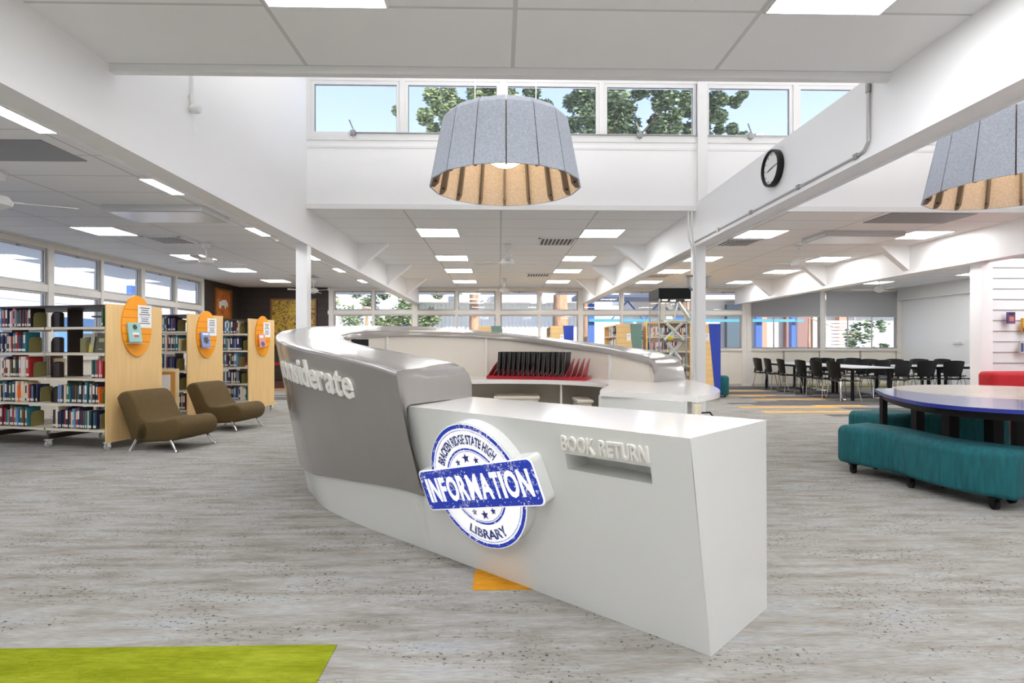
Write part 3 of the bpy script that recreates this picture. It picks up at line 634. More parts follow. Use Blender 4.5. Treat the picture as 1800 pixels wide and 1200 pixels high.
# ================================================================== PENDANT SHADES
def shade(cx, cy, zr, r, rt, h, label, n=18, a_off=0):
    t = thing('pendant_lamp', label, 'lamp', (cx, cy, zr), 0, 'large felt drum pendants')
    for k in range(n):
        a0 = 2*math.pi*(k+.02)/n+a_off; a1 = 2*math.pi*(k+.98)/n+a_off; am = (a0+a1)/2
        def q(rr, a, z): return Vector((cx+rr*math.cos(a), cy+rr*math.sin(a), zr+z))
        b = MB(); outp = [q(r, a0, 0), q(r, a1, 0), q(rt+.025, a1, h-.05), q(rt-.02, a1, h), q(rt-.02, a0, h), q(rt+.025, a0, h-.05)]
        inp = [q(r-.014, a0, .0), q(r-.014, a1, .0), q(rt+.011, a1, h-.055), q(rt-.03, a1, h-.012), q(rt-.03, a0, h-.012), q(rt+.011, a0, h-.055)]
        b.add(outp, [(0, 1, 2, 5), (5, 2, 3, 4)]); b.cur = 1; b.add(inp, [(0, 1, 2, 5), (5, 2, 3, 4)]); b.cur = 0
        vs = [outp[0], outp[1], inp[1], inp[0]]; b.add(vs, [(0, 1, 2, 3)])
        for i_, j_ in ((0, 5), (5, 4)): b.add([outp[i_], outp[j_], inp[j_], inp[i_]], [(0, 1, 2, 3)])
        for i_, j_ in ((1, 2), (2, 3)): b.add([outp[i_], outp[j_], inp[j_], inp[i_]], [(0, 1, 2, 3)])
        b.build('felt_panel', [felt, felt_in], t)
        # rib at the joint
        a = 2*math.pi*k/n+a_off; tn = Vector((-math.sin(a), math.cos(a), 0))*.008; rd = Vector((math.cos(a), math.sin(a), 0))
        def rr_(z, off): return Vector((cx, cy, zr+z))+rd*((r+(rt-r)*z/h)-.015-off)
        pr = [rr_(.0, 0), rr_(.0, .03), rr_(.035, .055), rr_(h-.08, .04), rr_(h-.08, 0)]
        b = MB(); b.add([p+tn for p in pr]+[p-tn for p in pr], [(0, 1, 2, 3, 4), (9, 8, 7, 6, 5)]+[(i_, (i_+1) % 5, 5+(i_+1) % 5, 5+i_) for i_ in range(5)]); rb = b.build('rib', rib_m, t)
        pc = rr_(.045, .028); MB().lathe([(.010, -.011), (.010, .011)], 8, Matrix.Translation(pc)@rd.cross(Vector((0, 0, 1))).to_track_quat('Z', 'Y').to_matrix().to_4x4()).build('bolt', black_pl, rb)
    for k in range(4): a = k*math.pi/4; MB().tube([(cx-(rt-.05)*math.cos(a), cy-(rt-.05)*math.sin(a), zr+h-.03), (cx+(rt-.05)*math.cos(a), cy+(rt-.05)*math.sin(a), zr+h-.03)], .008, 6).build('spoke', rib_m, t)
    pd = bpy.data.lights.new('lantern_fill_light', 'AREA'); pd.energy = 70; pd.shape = 'DISK'; pd.size = .5; MB().lathe([(.26, h+.02), (.26, h+.03)], 28, Matrix.Translation((cx, cy, zr))).build('fill_light_blocker', white_pl, t); po_ = bpy.data.objects.new('added_lantern_fill', pd); COL.objects.link(po_); po_.parent = t; po_.location = (0, 0, h+.045); po_.rotation_euler = (math.pi, 0, 0)  # upward light added to brighten the lantern walls; opaque disc blocks its downward spill
    MB().lathe([(.10, .33), (.10, h-.03)], 24, Matrix.Translation((cx, cy, zr))).build('lamp_housing', white_pl, t, smooth=True)
    MB().lathe([(.001, .17), (.08, .18), (.13, .21), (.13, .30), (.1, .33)], 24, Matrix.Translation((cx, cy, zr)), False).build('lamp_diffuser', mat('warm_diffuser', (255, 240, 215), .5, emit=(255, 214, 160), estr=17), t)
    for ang in (2.6, .5, -1.57):
        x = cx+.3*math.cos(ang); y = cy+.3*math.sin(ang)
        MB().tube([(x, y, zr+h-.03), (x, y, LZ)], .003, 5).build('suspension_wire', white_pl, t)
    return t
c = W(-.055, 4.6); shade(c.x, c.y, 2.49, .625, .505, .545, 'large grey felt pendant shade hanging centrally above the desk', 16, math.pi/16*0)
c = W(4.2, 4.62); shade(c.x, c.y, 2.46, .66, .52, .60, 'second grey felt pendant shade, cut off by the right edge of the view', 16)

# ================================================================== CEILING ITEMS
def clight(x, y, label, wx=.6, wy=.6, z=CZ, grp='square recessed ceiling lights'):
    t = thing('ceiling_light', label, 'light', (x+wx/2, y+wy/2, z), 0, grp)
    if clight.p is None or (wx, wy) != (.6, .6):
        b = MB(); w_, e_ = .01, .012
        for x0, x1, y0, y1 in ((-wx/2, wx/2, -wy/2, -wy/2+w_), (-wx/2, wx/2, wy/2-w_, wy/2), (-wx/2, -wx/2+w_, -wy/2, wy/2), (wx/2-w_, wx/2, -wy/2, wy/2)): b.box(x0, x1, y0, y1, -e_, .0)
        fr = b.build('frame', trimw, t, local=True); df = MB().box(-wx/2+w_, wx/2-w_, -wy/2+w_, wy/2-w_, -.008, -.001).build('diffuser', lamp_white, t, local=True)
        if (wx, wy) == (.6, .6): clight.p = (fr.data, df.data)
    else:
        for nm, me in zip(('frame', 'diffuser'), clight.p): o = bpy.data.objects.new(nm, me); COL.objects.link(o); o.parent = t
    return t
clight.p = None
cols = [(-6.12, 'outer left bay'), (-3.66, 'inner left bay'), (-1.21, 'left side of centre bay'), (1.235, 'right side of centre bay'), (3.65, 'inner right bay'), (6.12, 'outer right bay')]
rows = [(8.06, 'nearest row past the lantern'), (10.46, 'second row past the lantern'), (12.26, 'third row past the lantern'), (14.36, 'farthest row')]
for x, cn in cols:
    for y, rn_ in rows:
        clight(x, y, 'square ceiling light, %s, %s' % (cn, rn_))
clight(-3.66, 5.72, 'square ceiling light beside the left beam, level with the lantern'); clight(-3.66, 3.92, 'square ceiling light beside the left beam, at the top left edge')
clight(-1.155, 2.21, 'square light in the front ceiling, left of the centre seam'); clight(1.345, 2.21, 'square light in the front ceiling, right of the centre seam')
clight(9.75, 14.36, 'square ceiling light above the black chairs, farthest'); clight(10.9, 12.5, 'square ceiling light behind the white post at right')
for x, y in ((-3.66, .9), (-6.12, 3.9), (-1.2, -.6), (1.37, -.6), (3.7, .6), (6.12, .6), (9.6, 5.3), (8.5, 10.1), (10.7, 10.1), (8.5, 8.3), (-6.12, 1), (7.8, 5.3), (7.8, 2.9), (7.5, 6.85), (9.6, 6.85), (9.6, 2.9), (-1.2, -2.2), (1.37, -2.2), (-3.66, -1.4), (3.7, -1.4), (6.12, 2.9), (6.12, -1.4), (3.7, 2.3), (.1, .9)): clight(x, y, 'added square ceiling light, out of view, brightening the library', grp='added ceiling lights out of view')  # unseen lamps added to brighten the room, some hidden past the beams
def vent(x, y, label, w_=.6, d_=.6, slats=9, m=None):
    t = thing('ceiling_vent', label, 'vent', (x+w_/2, y+d_/2, CZ), 0, 'square ceiling air vents')
    b = MB(); w2, d2 = w_/2, d_/2
    for x0, x1, y0, y1 in ((-w2, w2, -d2, -d2+.03), (-w2, w2, d2-.03, d2), (-w2, -w2+.03, -d2, d2), (w2-.03, w2, -d2, d2)): b.box(x0, x1, y0, y1, -.014, 0)
    b.build('frame', trimw, t, local=True); MB().box(-w2+.02, w2-.02, -d2+.02, d2-.02, -.003, -.0005).build('backing', mat('vent_shadow', (96, 96, 97), .7), t, local=True)
    b = MB()
    for k in range(slats):
        xx = -w2+.05+(w_-.1)*k/(slats-1); b.box(xx-.012, xx+.004, -d2+.03, d2-.03, -.014, -.006)
    b.build('slats', m or trimw, t, local=True)
vent(.62, 8.75, 'slatted square ceiling vent in the centre bay, left of the nearest right light'); vent(.62, 13.0, 'slatted square ceiling vent in the far part of the centre bay')
vent(-5.55, 8.75, 'square ceiling vent behind the nearest outer left light'); vent(-5.0, 13.4, 'square ceiling vent near the dark corner wall')
vent(3.6, 8.75, 'square ceiling vent just behind the nearest right bay light'); vent(3.5, 13.1, 'square ceiling vent above the display cabinet')
for x, y, w_, d_, lb in ((5.0, 7.0, 1.12, .56, 'plain dark grey return air grille in the right bay ceiling'), (-5.2, 4.68, 1.42, .52, 'plain dark grey return air grille at the far left ceiling')):
    g_ = MB().box(x, x+w_, y, y+d_, CZ-.01, CZ-.0005).build('return_air_grille', greyvent); tag(g_, lb, 'grille')
for x, y, lb in ((-4.78, 6.8, 'shallow white cassette hanging below the left bay ceiling'), (4.8, 8.1, 'shallow white cassette hanging below the right bay ceiling')):
    t = thing('ceiling_cassette', lb, 'air conditioner', (x, y, CZ)); MB().box(x, x+1.2, y, y+.66, CZ-.075, CZ-.001).build('casing', mat('cassette_unlit_side', (196, 196, 196), .45), t, bevel=.004)  # casing coloured greyer than the white face to imitate its unlit sides
    MB().box(x+.04, x+1.16, y+.04, y+.62, CZ-.079, CZ-.0755).build('face', mat('cassette_white', (236, 236, 236), .25), t)
def fan(x, y, label, rz=0, drop=.30, blade=.6):
    t = thing('ceiling_fan', label, 'fan', (x, y, CZ), rz, 'white three-blade ceiling fans')
    if fan.p is None:
        MB().lathe([(.06, 0), (.075, -.02), (.055, -.09), (.02, -.11), (.012, -.12)], 18).build('canopy', white_pl, t, smooth=True, local=True)
        MB().lathe([(.012, -.1), (.012, -drop+.05)], 8).build('downrod', white_pl, t, local=True)
        MB().lathe([(.02, -drop+.07), (.09, -drop+.05), (.12, -drop), (.11, -drop-.035), (.06, -drop-.06), (.03, -drop-.075), (.001, -drop-.08)], 22).build('motor', white_pl, t, smooth=True, local=True)
        for k in range(3):
            M = Matrix.Rotation(2*math.pi*k/3+.35, 4, 'Z'); b = MB()
            b.box(.09, .2, -.018, .018, -drop+.0, -drop+.01, M); Mr = M@Matrix.Translation((0, 0, -drop))@Matrix.Rotation(math.radians(11), 4, 'X')
            b.prism([(.16, -.05), (blade, -.065), (blade+.03, -.03), (blade+.03, .04), (blade, .06), (.16, .045)], 0, .006, Mr); b.build('blade', white_pl, t, local=True)
        fan.p = t
        return t
    bpy.data.objects.remove(t); return dup(fan.p, (x, y, CZ), rz, label)
fan.p = None
for x, y, lb, rz in ((.13, 9.3, 'white ceiling fan in the middle of the centre bay', .2), (.12, 14.0, 'white ceiling fan at the far end of the centre bay', .9), (-4.83, 9.3, 'white ceiling fan in the left bay above the bookcases', .35), (-4.7, 14.2, 'white ceiling fan near the dark wall', 1.3),
                     (-4.87, 5.52, 'white ceiling fan cut off by the left edge of the view', .1), (5.07, 9.35, 'white ceiling fan in the right bay', .0), (9.4, 13.6, 'white ceiling fan above the black chairs', .35), (9.35, 9.2, 'white ceiling fan above the slatted wall, at the right edge', .5)):
    fan(x, y, lb, rz)
# smoke detectors, sensor, conduits
for x, y, lb in ((3.2, 11.4, 'small round smoke detector on the right bay ceiling'), (-3.5, 8.9, 'small white spotlight beside the left beam'), (2.9, 12.2, 'small grey detector near the right beam')):
    o = MB().lathe([(.05, 0), (.05, -.03), (.035, -.05), (.001, -.052)], 16, Matrix.Translation((x, y, CZ))).build('smoke_detector', white_pl, smooth=True); tag(o, lb, 'detector')
sn = thing('wall_sensor', 'white sensor on a short conduit high on the lantern left wall', 'sensor', (BL1, 4.3, 2.9)); ysn = 4.28
MB().tube([(BL1+.02, ysn, 3.0), (BL1+.02, ysn, 2.98)], .012, 8).build('clip', white_pl, sn)
MB().tube([(BL1+.02, ysn, 3.35), (BL1+.02, ysn, 3.08)], .011, 8).build('conduit', white_pl, sn); MB().tube([(BL1+.015, ysn, 3.08), (BL1+.03, ysn, 3.0)], .016, 8).build('bracket', white_pl, sn)
MB().lathe([(.03, -.03), (.035, 0), (.03, .035), (.001, .04)], 14, Matrix.Translation((BL1+.045, ysn, 2.975))@Matrix.Rotation(math.pi/2, 4, 'Y')).build('head', white_pl, sn, smooth=True)
ck = thing('wall_clock', 'round wall clock with black rim and white face on the right beam', 'clock', (BR0, 4.86, 2.745))
Mc = Matrix.Translation((BR0, 4.86, 2.745))@Matrix.Rotation(-math.pi/2, 4, 'Y')
MB().lathe([(.155, 0), (.16, .01), (.16, .05), (.148, .058), (.138, .05), (.138, .03), (.001, .03)], 48, Mc).build('rim', black_pl, ck, smooth=True)
MB().lathe([(.138, .031), (.138, .033)], 40, Mc).build('face', paper, ck)
b = MB()
for k in range(12):
    a = 2*math.pi*k/12; M = Mc@Matrix.Rotation(a, 4, 'Z'); b.box(.112, .13, -.003, .003, .033, .0345, M)
b.build('hour_marks', black_pl, ck)
MB().box(-.01, .075, -.004, .004, .036, .038, Mc@Matrix.Rotation(math.radians(100), 4, 'Z')).build('hour_hand', black_pl, ck); MB().box(-.01, .11, -.003, .003, .039, .041, Mc@Matrix.Rotation(math.radians(-85), 4, 'Z')).build('minute_hand', black_pl, ck)
cp = thing('conduit_pipe', 'grey conduit dropping down and running along the foot of the right beam', 'pipe', (BR0, 3.75, BZ)); xx = BR0-.014
MB().tube([(xx, 3.60, 2.84), (xx, 3.60, 2.52), (xx, 3.64, 2.475), (xx, 3.72, 2.462), (xx, LY1, 2.462)], .011, 8).build('conduit', alu, cp, smooth=True)
MB().tube([(xx, 3.60, 2.93), (xx, 3.60, 2.84)], .016, 8).build('gland', steel_g, cp)
for y in (3.72, 4.45, 5.3, 6.1): MB().box(xx-.014, BR0, y-.02, y+.02, 2.445, 2.48).build('saddle', steel_g, cp)
cp2 = thing('conduit_pipe', 'pair of white conduits bending down to the head of the right column', 'pipe', (2.4, LY1-.03, 2.3))
for dx in (0, .045): MB().tube([(2.33+dx, LY1-.03, 2.84), (2.33+dx, LY1-.03, 2.62), (2.34+dx, LY1-.03, 2.50), (2.385+dx*.6, LY1-.03, 2.38), (2.40+dx*.6, LY1-.03, 2.28), (2.40+dx*.6, LY1-.03, .4)], .013, 8).build('conduit', white_pl, cp2, smooth=True)
# winding gear of the clerestory
wg = thing('window_winder', 'steel winder bar with arms under the clerestory windows', 'winder', (0, LY1-.04, 3.78)); 
MB().tube([(-1.75, LY1-.045, 3.77), (3.75, LY1-.045, 3.77)], .009, 8).build('shaft', steel_g, wg)
for x in (-1.78, 1.72, 3.1): MB().tube([(x, LY1-.05, 3.72), (x+.01, LY1-.05, 3.80), (x-.04, LY1-.06, 3.92)], .009, 6).build('arm', steel_g, wg); MB().box(x-.03, x+.03, LY1-.06, LY1-.03, 3.74, 3.80).build('bracket', steel_g, wg)
# stage clamps around the column head
for s, lb in ((-1, 'left'), (1, 'right')):
    q = thing('clamp_bracket', 'small steel bracket on the %s side of the right column head' % lb, 'bracket', (2.49+s*.13, 7.6, 2.1)); 
    MB().box(2.49+s*.10-.06, 2.49+s*.10+.06, 6.92, 6.98, 2.05, 2.07).build('plate', steel_g, q); MB().tube([(2.49+s*.12, 6.95, 2.06), (2.49+s*.12, 6.95, 1.93), (2.49+s*.07, 6.95, 1.88)], .014, 8).build('hook', steel_g, q)

# ================================================================== BOOKCASES
BK = {'navy': (30, 38, 78), 'teal': (38, 110, 122), 'red': (164, 36, 40), 'cream': (222, 206, 176), 'black': (28, 26, 30), 'green': (44, 92, 62), 'orange': (236, 110, 32), 'grey': (134, 136, 142), 'purple': (92, 54, 104), 'white': (224, 222, 218), 'brown': (104, 66, 42), 'sky blue': (96, 146, 196), 'maroon': (98, 24, 36), 'pink': (206, 132, 140)}
bmesh_cache = {}
def book_mesh(col, k):
    if (col, k) in bmesh_cache: return bmesh_cache[(col, k)]
    h, dpt, th = ((.205, .14, .024), (.225, .15, .030), (.19, .13, .019), (.24, .16, .036))[k]
    m = mat('book_cover_'+col.replace(' ', '_'), BK[col], .45); b = MB()
    # spine faces -Y; rounded spine, covers, page block, sticker
    sp = [(-th/2, 0), (-th/2+.003, -.004), (0, -.006), (th/2-.003, -.004), (th/2, 0)]
    b.prism(sp+[(th/2, dpt), (th/2-.002, dpt), (th/2-.002, .004), (-th/2+.002, .004), (-th/2+.002, dpt), (-th/2, dpt)], 0, h); b.cur = 1
    b.box(-th/2+.002, th/2-.002, .004, dpt-.004, .004, h-.004); b.cur = 2
    b.box(-th/2+.003, th/2-.003, -.0068, -.003, .014, .042)
    if k in (1, 3): b.box(-th/2+.006, th/2-.006, -.0068, -.004, h*.45, h*.85)
    alt = 'cream' if col not in ('cream', 'white', 'pink', 'orange') else 'navy'
    me = b.mesh('book', [m, paper, mat('book_label', (225, 222, 214), .5) if k != 1 else mat('book_cover_'+alt, BK[alt], .5)]); bmesh_cache[(col, k)] = me; return me
def put_book(M, x, y, z, col, k, label, group, lean=0, ry=0):
    Mw = M@Matrix.Translation((x, y, z))@Matrix.Rotation(ry, 4, 'Z')@Matrix.Rotation(lean, 4, 'Y')
    BOOKS.append(((Mw.translation-Vector((0, 0, 1.18))).length+(6 if ry else 0)+(3 if Mw.translation.x < -6.6 and Mw.translation.y < 7 else 0), len(BOOKS), Mw, col, k, group))
BOOKS = []
TH = (.024, .030, .019, .036)
def fill(M, x0, x1, z, y, pal, desc, grp, back=False, lean_end=False):
    x = x0; first = True; SHELVES = '%s' % desc
    while True:
        k = random.choice((0, 0, 1, 2, 3)); c_ = random.choice(pal); th = TH[k]
        if x+th > x1: break
        ln = 0
        if random.random() < .06: x += .012
        put_book(M, x+th/2, y+random.uniform(0, .02), z, c_, k, '', desc, ln, math.pi if back else 0)
        x += th+.0015; first = False
SH = [.235, .525, .815, 1.105, 1.40]
be_me = None
def bookend(M, x, z, label, y=.03, m=None, flip=1):
    b = MB(); pr = [(0, 0), (.15, 0), (.15, .165), (.13, .18), (.05, .18), (.02, .165), (0, .12)]
    b.add([M@Vector((x, y+p[0], z+p[1])) for p in pr]+[M@Vector((x+.004, y+p[0], z+p[1])) for p in pr], [tuple(range(7)), tuple(range(13, 6, -1))]+[(i_, (i_+1) % 7, 7+(i_+1) % 7, 7+i_) for i_ in range(7)])
    for i_ in range(2): pass
    b.box(x-.11*flip if flip > 0 else x, x if flip > 0 else x+.11, y, y+.12, z, z+.002, M)
    b.box(min(x, x-.1*flip), max(x, x-.1*flip), y+.02, y+.026, z, z+.165, M)
    o = b.build('bookend', m or olive_m); return tag(o, label, 'bookend', 'metal bookends on the bookcases')
def castor(M, x, y, par, r=.038, nm='castor', dark=False):
    b = MB(); b.box(x-.03, x+.03, y-.03, y+.03, 2*r+.006, 2*r+.014, M); b.box(x-.022, x-.018, y-.02, y+.02, r, 2*r+.006, M); b.box(x+.018, x+.022, y-.02, y+.02, r, 2*r+.006, M)
    c_ = b.build(nm, black_pl if dark else white_pl, par)
    MB().lathe([(.5*r, -.014), (r, -.012), (r, .012), (.5*r, .014)], 18, M@Matrix.Translation((x, y, r))@Matrix.Rotation(math.pi/2, 4, 'Y')).build('wheel', black_pl if dark else mat('grey_wheel', (176, 176, 172), .4), c_, smooth=True)
def bookcase(name_desc, loc, rz, bays, width, label, H=1.66, near_panel=True):
    t = thing('bookcase', label, 'bookcase', loc, rz, 'mobile double-sided bookcases'); M = world_of(t); L = bays*.87
    MB().box(-.02, .0, 0, width, .085, H, M).build('end_panel', [maple], t, bevel=.002)
    MB().box(-L-.02, -.0201, -.005, width+.005, H-.035, H-.012, M).build('top_board', brown_m, t)
    for k in range(bays+1):
        x = -.0215-k*.87; b = MB(); b.box(x-.022, x, width/2-.09, width/2+.09, .1, H-.036, M); 
        if k: b.box(x-.022, x, .06, width-.06, .09, .15, M); 
        b.build('upright', brown_m, t)
        if k:
            b = MB(); b.box(x-.014, x-.008, .0, .3, .1, H-.036, M) if False else None
    for k in range(bays):
        x1 = -.0235-k*.87; x0 = x1-.846
        for z in SH:
            for y0, y1 in ((-.005, .3), (width-.3, width+.005)):
                b = MB(); b.box(x0, x1, y0, y1, z-.006, z, M); yy = y0 if y0 < .1 else y1-.004; b.box(x0, x1, yy, yy+.004, z-.03, z, M); b.build('shelf', shelf_m, t)
    for k in range(bays+1):
        for y in (.04, width-.04): castor(M, -.03-k*.85, y, t)
    return t, M
WARM = ['black', 'navy', 'brown', 'cream', 'white', 'grey', 'navy', 'black', 'red', 'green', 'pink', 'purple', 'teal', 'brown', 'sky blue']
COOL = ['navy', 'sky blue', 'white', 'teal', 'grey', 'black', 'purple', 'navy', 'maroon', 'cream']
RZ = -math.radians(13)-YAW
shn = ['bottom', 'fourth', 'middle', 'second', 'top']
t, M = bookcase('a', (-4.426, 6.38, 0), RZ, 3, .75, 'nearest maple-ended bookcase on castors, at the left edge of the view')
bc1 = t
plan = {  # (bay, shelf index from bottom): (x range inside bay), palette
 (0, 4): (.0, .06), (0, 3): (.0, .0), (0, 2): (.02, .2), (0, 1): (.07, .66), (0, 0): (.1, .75),
 (1, 4): (.20, .70), (1, 3): (.27, .70), (1, 2): (.20, .72), (1, 1): (.10, .76), (1, 0): (.24, .75),
 (2, 4): (.1, .5), (2, 3): (.2, .6), (2, 2): (.2, .7), (2, 1): (.15, .6), (2, 0): (.0, .75)}
bayn = ['bay beside the end panel', 'middle bay', 'far left bay']
for (k, s_), (a, c_) in plan.items():
    x1 = -.03-k*.87; pal = WARM if s_ > 1 else ['navy', 'teal', 'red', 'cream', 'black', 'green', 'grey', 'maroon', 'sky blue', 'navy', 'black', 'brown', 'teal', 'orange', 'cream']
    if c_ > a: fill(M, x1-c_-.0, x1-a, SH[s_]+.001, .0, pal, 'on %s shelf, %s, nearest bookcase' % (shn[s_], bayn[k]), '')
    if a > .05 or c_ < .1: bookend(M, x1-a+.006 if c_ > a else x1-.3, SH[s_]+.001, 'olive metal bookend on the %s shelf, %s, of the nearest bookcase' % (shn[s_], bayn[k]))
    if k == 0 and s_ in (1, 2, 3, 4): bookend(M, x1-.80, SH[s_]+.001, 'dark brown bookend at the left end of the %s shelf, %s' % (shn[s_], bayn[k]), m=brown_m, flip=-1)
# rear side rows seen through
for k, s_, a, c_ in ((0, 3, .45, .8), (0, 2, .5, .78), (0, 0, .6, .8), (1, 3, .05, .25), (1, 2, .6, .8), (1, 1, .1, .3), (0, 4, .3, .6), (2, 3, .2, .5)):
    x1 = -.03-k*.87; fill(M, x1-c_, x1-a, SH[s_]+.001, .72, ['cream', 'brown', 'cream', 'grey'], 'seen from behind on the %s shelf, %s, of the nearest bookcase' % (shn[s_], bayn[k]), 'seen from behind on the %s shelf, %s, of the nearest bookcase' % (shn[s_], bayn[k]), back=True)
# face-out books
def flat_book(name, M, w_, h_, rgb, label, cat='book', th=.02, art=None):
    t = thing(name, label, cat, M.translation); MB().box(-w_/2, w_/2, 0, th, 0, h_, M).build('cover', mat('cover_'+name+str(len(MATS)), rgb, .35), t)
    MB().box(-w_/2+.002, w_/2+.0015, .003, th-.003, .003, h_-.003, M).build('pages', paper, t)
    if art:
        for i_, (rgb2, x0, x1, z0, z1) in enumerate(art): MB().box(-w_/2+x0*w_, -w_/2+x1*w_, -.0012, -.0004, z0*h_, z1*h_, M).build('cover_art', mat('art%d_%d' % (len(MATS), i_), rgb2, .4), t)
    return t
for x, lb, c1 in ((-.36, 'face-out grey and white book on the second shelf of the nearest bookcase', (176, 178, 172)), (-.16, 'face-out dark olive book on the second shelf of the nearest bookcase', (74, 70, 44))):
    flat_book('book', M@Matrix.Translation((x, .06, SH[3]+.001))@Matrix.Rotation(-.15, 4, 'X'), .15, .22, c1, lb, art=[((60, 62, 60), .2, .8, .5, .8), ((222, 214, 90), .8, 1, 0, .4)] if x < -.3 else [((170, 160, 110), .25, .75, .55, .75), ((160, 150, 120), .3, .7, .15, .2)])
flat_book('book', M@Matrix.Translation((-.30, .03, SH[1]+.001))@Matrix.Rotation(-.12, 4, 'X'), .09, .215, (244, 128, 22), 'face-out bright orange book on the fourth shelf of the nearest bookcase', art=[((40, 36, 34), .4, .8, .45, .6)]) if False else None
# discs, notices and brochure holders on the end panels
def disc(M, cy, cz, ry, rz_, desc, rgb, lh, art):
    # end panel faces +X of the case; disc lies on it
    t = thing('slat_disc', 'orange oval slatted display board on the end of the %s' % desc, 'display board', M@Vector((.0, cy, cz)), 0, 'orange oval display boards')
    b = MB(); n = 44; pts = [(cy+ry*math.cos(2*math.pi*k/n), cz+rz_*math.sin(2*math.pi*k/n)) for k in range(n)]
    b.add([M@Vector((.001, p[0], p[1])) for p in pts]+[M@Vector((.02, p[0], p[1])) for p in pts], [tuple(range(n))[::-1], tuple(range(n, 2*n))]+[(i_, (i_+1) % n, n+(i_+1) % n, n+i_) for i_ in range(n)])
    b.build('board', orange_m, t, smooth=True, angle=40)
    b = MB()
    for k in range(-2, 3):
        z = cz+k*.095; hw = ry*math.sqrt(max(0, 1-(k*.095/rz_)**2)); b.box(.0195, .0208, cy-hw, cy+hw, z-.0035, z+.0035, M)
    b.build('grooves', orange_d, t)
    nt_ = thing('notice_sheet', 'white printed notice on the orange board of the %s' % desc, 'notice', M@Vector((.03, cy+.11, cz+.03)), 0, 'white notices on the orange boards')
    y0, y1, z0, z1 = cy-.0, cy+.19, cz-.02, cz+.25
    MB().box(.024, .026, y0, y1, z0, z1, M).build('sheet', paper, nt_); b = MB()
    for k in range(8):
        z = z1-.04-k*.026; a = random.uniform(.02, .05); b.box(.0261, .0266, y0+a, y1-a, z, z+(.012 if k != 4 else .006), M)
    b.build('printed_lines', ink, nt_); MB().box(.0205, .024, y0+.05, y1-.05, z0+.1, z0+.14, M).build('clip', white_pl, nt_)
    bk = thing('display_book', 'face-out %s book on the orange board of the %s' % (lh, desc), 'book', M@Vector((.03, cy-.0, cz-.17)), 0, 'face-out books on the orange boards')
    MB2 = M@Matrix.Translation((.05, cy-.06, cz-.20))@Matrix.Rotation(-.14, 4, 'Y')
    MB().box(0, .018, -.085, .085, .004, .235, MB2).build('cover', mat('disp_'+lh.replace(' ', '_'), rgb, .35), bk)
    for i_, (c2, a0, a1, b0, b1) in enumerate(art):
        q = MB(); 
        if i_ == 0:
            pts = [(a0+(a1-a0)*(.5+.5*math.cos(a)*(1-.35*(k % 2))), b0+(b1-b0)*(.5+.5*math.sin(a)*(1-.35*(k % 2)))) for k, a in enumerate([2*math.pi*j/14 for j in range(14)])]
        else: pts = [(a0, b0), (a1, b0), (a1, b1), (a0, b1)]
        q.add([MB2@Vector((.0186, -.085+.17*p[0], .004+.231*p[1])) for p in pts], [tuple(range(len(pts)))]); q.build('cover_art', mat('dart_%s_%d' % (lh.replace(' ', '_'), i_), c2, .4), bk)
    h = thing('book_holder', 'clear acrylic ledge holding the face-out book on the %s board' % desc, 'holder', M@Vector((.03, cy-.06, cz-.2)), 0, 'clear acrylic book ledges')
    MB().box(.022, .095, cy-.15, cy+.03, cz-.208, cz-.202, M).build('ledge', mat('clear_ledge', (222, 228, 230), .2), h); MB().box(.095, .098, cy-.15, cy+.03, cz-.208, cz-.18, M).build('lip', case_glass, h)
disc(M, .38, 1.42, .20, .36, 'nearest bookcase', (150, 190, 186), 'pale green', [((36, 60, 40), .3, .75, .6, .95), ((190, 80, 60), .4, .75, .25, .38), ((222, 230, 222), .3, .8, .38, .5)])
t, M2 = bookcase('b', (-4.612, 8.35, 0), RZ, 2, .72, 'second maple-ended bookcase on castors, behind the first brown chair')
disc(M2, .36, 1.36, .20, .36, 'middle bookcase', (120, 140, 196), 'blue', [((70, 60, 60), .15, .9, .15, .75), ((230, 230, 240), .2, .9, .8, .93)])
t, M3 = bookcase('c', (-4.363, 9.8, 0), RZ, 2, .70, 'third maple-ended bookcase, behind the second brown chair')
disc(M3, .36, 1.36, .20, .36, 'farthest orange-board bookcase', (226, 150, 132), 'salmon', [((90, 90, 130), .1, .9, .0, .45), ((240, 236, 232), .1, .7, .7, .9)])
for Mx, ds in ((M2, 'second bookcase'), (M3, 'third bookcase')):
    for s_ in range(5):
        spans = [(.02, .55), (.14, .5), (.2, .78), (.0, .3) if s_ == 1 else (.1, .6), (.18, .72)][s_]
        x1 = -.03; fill(Mx, x1-spans[1], x1-spans[0], SH[s_]+.001, 0, COOL, 'on the %s shelf of the %s' % (shn[s_], ds), 'on the %s shelf of the %s' % (shn[s_], ds))
        if spans[0] > .09: bookend(Mx, x1-spans[0]+.006, SH[s_]+.001, 'olive metal bookend on the %s shelf of the %s' % (shn[s_], ds))
